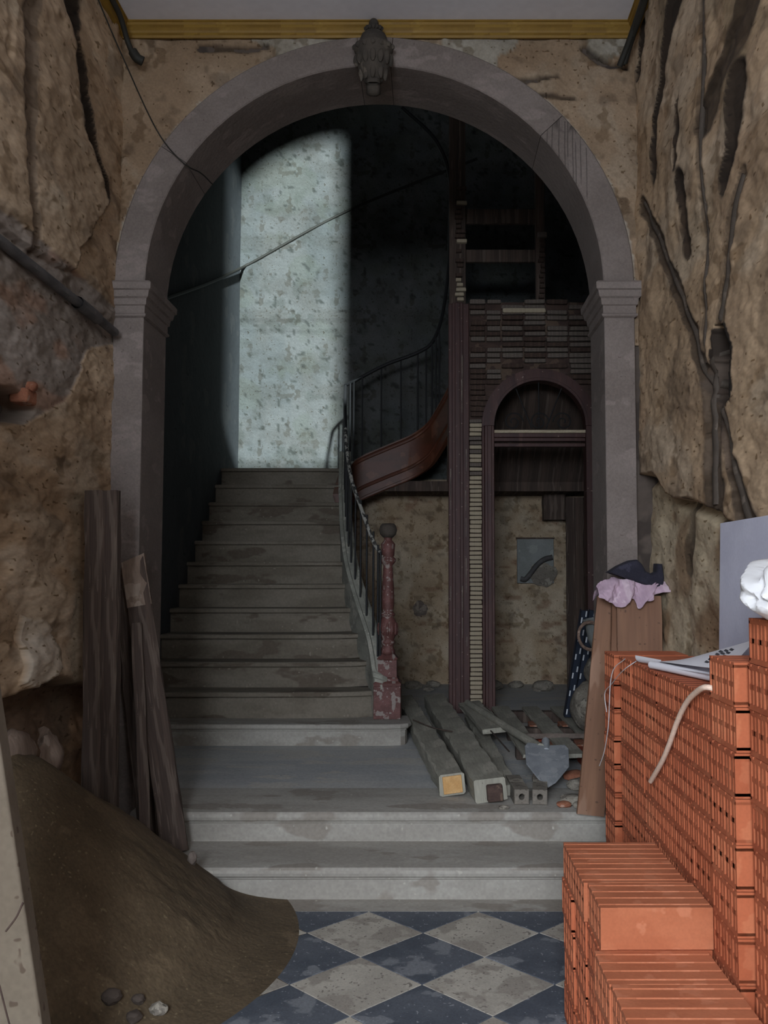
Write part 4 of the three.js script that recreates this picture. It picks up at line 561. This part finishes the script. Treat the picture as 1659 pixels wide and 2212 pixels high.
// ---------------------------------------------------------------- right side of the hall: bricks and what lies on them
const BR = [0, 1, 2].map((k) => {               // hollow brick 30 x 20 x 11 cm, open cell end towards -x, scored top and smooth front
  const N = [], nt = 4, w = 0.1, h = 0.11, gw = 0.005, gd = 0.006, c = 0.002;
  N.push([-w, c], [-w + c, 0]); for (let i = 0; i < nt; i++) { const z = -w + 0.2 * (i + 0.5) / nt; N.push([z - gw, 0], [z - gw + 0.002, gd], [z + gw - 0.002, gd], [z + gw, 0]); } N.push([w - c, 0], [w, c]);
  const top = N.map(([z, y]) => [-z, h - y]), S = [...N, ...top], dep = 0.045;
  const gs = [loft([S.map(([z, y]) => V(dep, y, z)), S.map(([z, y]) => V(0.30, y, z))], true, 0.3)];
  const f = 0.007; gs.push(bx(0, dep, gd, gd + f, -w, w), bx(0, dep, h - gd - f, h - gd, -w, w), bx(0, dep, gd, h - gd, -w, -w + f), bx(0, dep, gd, h - gd, w - f, w), bx(0.001, dep, h / 2 - 0.006, h / 2 + 0.006, -w + f, w - f));
  const nr = 8; for (let i = 1; i < nr; i++) { const z = -w + 0.2 * i / nr; gs.push(bx(0.001 * (i % 2), dep, gd + f, h - gd - f, z - 0.0062, z + 0.0062)); }
  // solid skin over the cells so that front and top run through to the end
  gs.push(bx(0, dep, 0, gd, -w, w - 0.002).translate(0, 0, 0), bx(0, dep, h - gd, h, -w, -0.08), bx(0, dep, h - gd, h, -0.07, -0.03), bx(0, dep, h - gd, h, -0.02, 0.02), bx(0, dep, h - gd, h, 0.03, 0.07), bx(0, dep, h - gd, h, 0.08, w));
  const g = M(...gs), uv = g.attributes.uv, r = rng(950 + k), a = r() * 3, b = r() * 3; for (let i = 0; i < uv.count; i++) uv.setXY(i, uv.getX(i) + a, uv.getY(i) + b); return g;
});
{
  const r = rng(99), P = 0.1115, mats = [m.brick2, m.brick3, m.brick2, m.brick3, m.brick2];
  const brick = (x, c, z, label, group, mat) => { const b = mesh('hollow_brick', BR[Math.floor(r() * 3)], mat || mats[Math.floor(r() * 5)]); b.position.set(x + (r() - 0.5) * 0.008, c * P, z); b.rotation.y = (r() - 0.5) * 0.012; return tag(b, label, 'brick', group); };
  const ord = ['first', 'second', 'third', 'fourth', 'fifth', 'sixth', 'seventh', 'eighth', 'ninth', 'tenth', 'eleventh', 'twelfth'];
  for (let i = 0; i < 8; i++) for (let c = 0; c < (i === 7 ? 11 : 10); c++)
    brick(i === 0 ? 0.738 : i === 7 ? 0.752 : 0.757, c, -3.835 + i * 0.2025 - (i === 0 ? 0.035 : 0), c === 10 ? 'single red hollow brick lying higher than the rest, with papers tucked against it' : `red hollow brick in the tall stack, ${ord[i]} from the arch, ${ord[c]} course above the floor`, 'hollow bricks of the tall stack');
  for (let i = 0; i < 2; i++) for (let c = 0; c < 12; c++) brick(0.782, c, -2.197 + i * 0.2025, c === 11 && !i ? 'red hollow brick topping the highest stack, right under the white plastic bag' : `red hollow brick in the highest stack, ${i ? 'nearer' : 'farther'} column, ${ord[c]} course above the floor`, 'hollow bricks of the highest stack');
  for (let i = 0; i < 3; i++) for (let c = 0; c < 5; c++) brick(0.443 + (i - 1) * 0.006, c, -3.03 + i * 0.2, c === 4 && i === 2 ? 'pale orange hollow brick with a smooth lit front, at the head of the brick step' : `orange hollow brick, low stack's taller end, ${ord[i]} from the arch, course ${ord[c]} from floor`, 'hollow bricks of the low stepped stack', c === 4 ? m.brick : null);
  for (let i = 0; i < 2; i++) for (let c = 0; c < 4; c++) brick(0.437 + i * 0.004, c, -2.43 + i * 0.2, `orange hollow brick, low stack's lower end, ${i ? 'nearer' : 'farther'} column, course ${ord[c]} from floor`, 'hollow bricks of the low stepped stack', c === 3 ? m.brick : null);

  // brown boards against the right jamb
  const bd = (label, p0, p1, w, seed, roll = 0) => { const t = thing('brown_board', label, 'board', p0); part('board', M(timber(dist(p0, p1), w, 0.022, seed, 0.002)), m.brownBoard, t); return stand(t, p0, p1, roll); };
  bd('brown board leaning left, its foot on the landing step', [0.762, 0.292, -4.50], [0.872, 1.325, -4.50], 0.13, 960);
  bd('tall brown board standing upright beside the right wall', [0.985, 0.148, -4.37], [0.985, 1.335, -4.40], 0.21, 961);
  bd('narrow brown board between the leaning and the upright one', [0.865, 0.148, -4.405], [0.905, 1.318, -4.435], 0.085, 962, 0.1);
  // rags
  const rag = (name, label, mat, fn, nu, nv) => { const pos = [], idx = [], uv = []; for (let j = 0; j <= nv; j++) for (let i = 0; i <= nu; i++) { const p = fn(i / nu, j / nv); pos.push(...p); uv.push(p[0], p[1] + p[2]); } for (let j = 0; j < nv; j++) for (let i = 0; i < nu; i++) { const a = j * (nu + 1) + i, c = a + nu + 1; idx.push(a, a + 1, c, a + 1, c + 1, c); } const g = new THREE.BufferGeometry(); g.setAttribute('position', new THREE.Float32BufferAttribute(pos, 3)); g.setAttribute('uv', new THREE.Float32BufferAttribute(uv, 2)); g.setIndex(idx); g.computeVertexNormals(); const o = mesh(name, g, mat); return tag(o, label, 'cloth'); };
  rag('lilac_cloth', 'crumpled lilac cloth draped over the tops of the brown boards', m.lilac, (u, v) => {
    const x = mixn(0.79, 1.108, u), hem = 1.322 + 0.03 * (fbm(u * 8, 3, 972, 2) - 0.5) - 0.05 * Math.exp(-(((u - 0.6) / 0.05) ** 2)) - 0.035 * Math.exp(-(((u - 0.3) / 0.12) ** 2)) + 0.03 * (u > 0.72 ? (u - 0.72) * 3 : 0), f = 0.012 * Math.sin(u * 21 + v * 6) + 0.05 * (fbm(u * 9, v * 4, 970, 3) - 0.5) + 0.02 * (fbm(u * 24, v * 14, 971, 2) - 0.5);
    if (v < 0.45) { const q = v / 0.45; return [x, mixn(1.34, 1.415, Math.sin(q * Math.PI / 2)) + f * 0.5 - 0.03 * (u < 0.12 ? (0.12 - u) * 8 : 0), mixn(-4.53, -4.40, q)]; }
    const q = (v - 0.45) / 0.55; return [x + f * 0.3, mixn(1.415, hem, q) - 0.03 * (u < 0.12 ? (0.12 - u) * 8 : 0) * (1 - q), -4.40 + 0.055 * Math.sin(q * 1.7) + f * 0.7];
  }, 110, 44);
  const ns = new THREE.Shape([[0.845, 1.447], [0.89, 1.475], [0.945, 1.500], [0.975, 1.503], [1.0, 1.485], [1.018, 1.450], [1.045, 1.435], [1.068, 1.445], [1.075, 1.485], [1.092, 1.483], [1.097, 1.42], [1.09, 1.38], [1.05, 1.378], [1.0, 1.395], [0.95, 1.415], [0.89, 1.432]].map(([x, y]) => new THREE.Vector2(x, y)));
  const ng = new THREE.ExtrudeGeometry(ns, { depth: 0.06, bevelEnabled: true, bevelThickness: 0.022, bevelSize: 0.012, bevelOffset: -0.008, bevelSegments: 4, steps: 3 });
  { const p = ng.attributes.position; for (let i = 0; i < p.count; i++) { const x = p.getX(i), y = p.getY(i), z = p.getZ(i), f = 0.02 * (fbm(x * 28, y * 28, 975, 3) - 0.5); p.setXYZ(i, x + f * 0.4, y + f * 0.3, z + f * 1.4); } ng.computeVertexNormals(); }
  tag(mesh('navy_cloth', M(ng.translate(0, 0, -4.45)), m.navy), 'dark navy rag bunched on top of the lilac cloth', 'cloth');

  // papers, rope, plastic
  const T = 1.116, sheet = (name, label, fn, parent) => { const pos = [], idx = [], uv = [], nu = 24, nv = 8; for (let j = 0; j <= nv; j++) for (let i = 0; i <= nu; i++) { pos.push(...fn(i / nu, j / nv)); uv.push(i / nu, j / nv); } for (let j = 0; j < nv; j++) for (let i = 0; i < nu; i++) { const a = j * (nu + 1) + i, c = a + nu + 1; idx.push(a, a + 1, c, a + 1, c + 1, c); } const g = new THREE.BufferGeometry(); g.setAttribute('position', new THREE.Float32BufferAttribute(pos, 3)); g.setAttribute('uv', new THREE.Float32BufferAttribute(uv, 2)); g.setIndex(idx); g.computeVertexNormals(); return parent ? part(name, g, m.paper, parent) : tag(mesh(name, g, m.paper), label, 'paper'); };
  const np = thing('newspaper', 'folded newspaper fanned open against the topmost brick of the tall stack', 'newspaper', [0, 0, 0]);
  const pg = (u, v, y) => [0.770 + 0.09 * u + 0.10 * v, y, -3.17 + 0.47 * u - 0.05 * v];
  sheet('page', null, (u, v) => pg(u, v, T + 0.030 + 0.02 * u + 0.085 * u * v), np);
  sheet('page', null, (u, v) => pg(u, v, T + 0.016 + 0.012 * u + 0.012 * Math.exp(-u * 12)), np);
  for (let i = 0; i < 5; i++) for (let j = 0; j < 3; j++) { const u = 0.66 + j * 0.07, v = 0.22 + i * 0.13, p = pg(u, v, T + 0.0308 + 0.02 * u + 0.085 * u * v), b = part('print', M(bx(-0.004, 0.004, 0, 0.0012, -0.012, 0.012)), m.ink, np); b.position.set(...p); b.rotation.set(0.12, 0.2, 0.6); }
  const rl = thing('rolled_paper', 'pale rolled paper lying along the front of the newspaper', 'paper', [0.762, T + 0.014, -3.22]);
  part('roll', M(new THREE.CylinderGeometry(0.013, 0.013, 0.50, 14, 1, false).translate(0, 0.25, 0)), m.paper, rl); rl.quaternion.setFromUnitVectors(V(0, 1, 0), V(0.12, 0, 0.48).normalize());
  sheet('curled_sheet', 'small curled paper sheet at the far end of the rolled paper', (u, v) => { const a = mixn(-0.2, 1.9, v); return [0.752 + 0.05 * u + 0.02 - 0.022 * Math.cos(a), T + 0.024 - 0.022 * Math.sin(a), mixn(-3.42, -3.24, u)]; });
  tag(mesh('rope', M(tube([[0.80, 1.118, -2.525], [0.748, 1.140, -2.515], [0.737, 1.107, -2.62], [0.737, 1.065, -2.71], [0.737, 1.003, -2.80], [0.737, 0.917, -2.90], [0.737, 0.849, -2.99], [0.737, 0.75, -3.15]], 0.0082, 60, 8)), m.rope), 'cream cord hanging down the face of the tall brick stack', 'cord');
  for (const [p, l] of [[[[0.76, 1.12, -3.45], [0.733, 1.09, -3.5], [0.728, 0.999, -3.76], [0.722, 0.941, -3.88], [0.726, 0.873, -3.86]], 'torn plastic wrapping strand curling down the far corner of the tall stack'], [[[0.75, 1.115, -3.6], [0.724, 1.05, -3.72], [0.72, 0.82, -3.8], [0.72, 0.70, -3.9], [0.715, 0.63, -3.98]], 'fine plastic wrapping thread drifting towards the leaning brown board']]) tag(mesh('plastic_strand', M(tube(p, 0.002, 30, 4)), m.plastic), l, 'plastic');
  const fb = tag(mesh('insulation_board', M(new RoundedBoxGeometry(0.03, 0.50, 0.95, 2, 0.003).translate(0, 0.25, 0)), m.foam), 'grey lilac insulation board leaning on the right wall above the bricks', 'board'); fb.position.set(1.005, 1.118, -2.735); fb.rotation.z = -0.03;
  let bagG = new THREE.IcosahedronGeometry(1, 24); bagG.deleteAttribute('uv'); bagG.deleteAttribute('normal'); bagG = mergeVertices(bagG); { const p = bagG.attributes.position; for (let i = 0; i < p.count; i++) { const x = p.getX(i), y = p.getY(i), z = p.getZ(i), f = 1 + 0.5 * (fbm(x * 1.6 + 4, y * 1.6 + z * 1.4, 990, 2) - 0.5) - 0.32 * Math.pow(1 - Math.abs(2 * fbm(x * 3.2 + z * 1.5 + 7, y * 2.4 + z * 2 + 5, 991, 2) - 1), 6); p.setXYZ(i, x * f * 0.185, Math.max(-0.072, y * f * 0.125), z * f * 0.16); } }
  tag(mesh('plastic_bag', M(toCreasedNormals(bagG, 0.9).translate(0.912, 1.412, -2.16)), m.plastic), 'crumpled white plastic bag on the highest brick stack', 'plastic bag');
}

// ---------------------------------------------------------------- finish
scene.traverse((o) => { if (o.isMesh) { o.castShadow = true; o.receiveShadow = true; if (!o.material.transmission) o.material.side = THREE.DoubleSide; } delete o.userData.n; });
renderer.render(scene, camera);
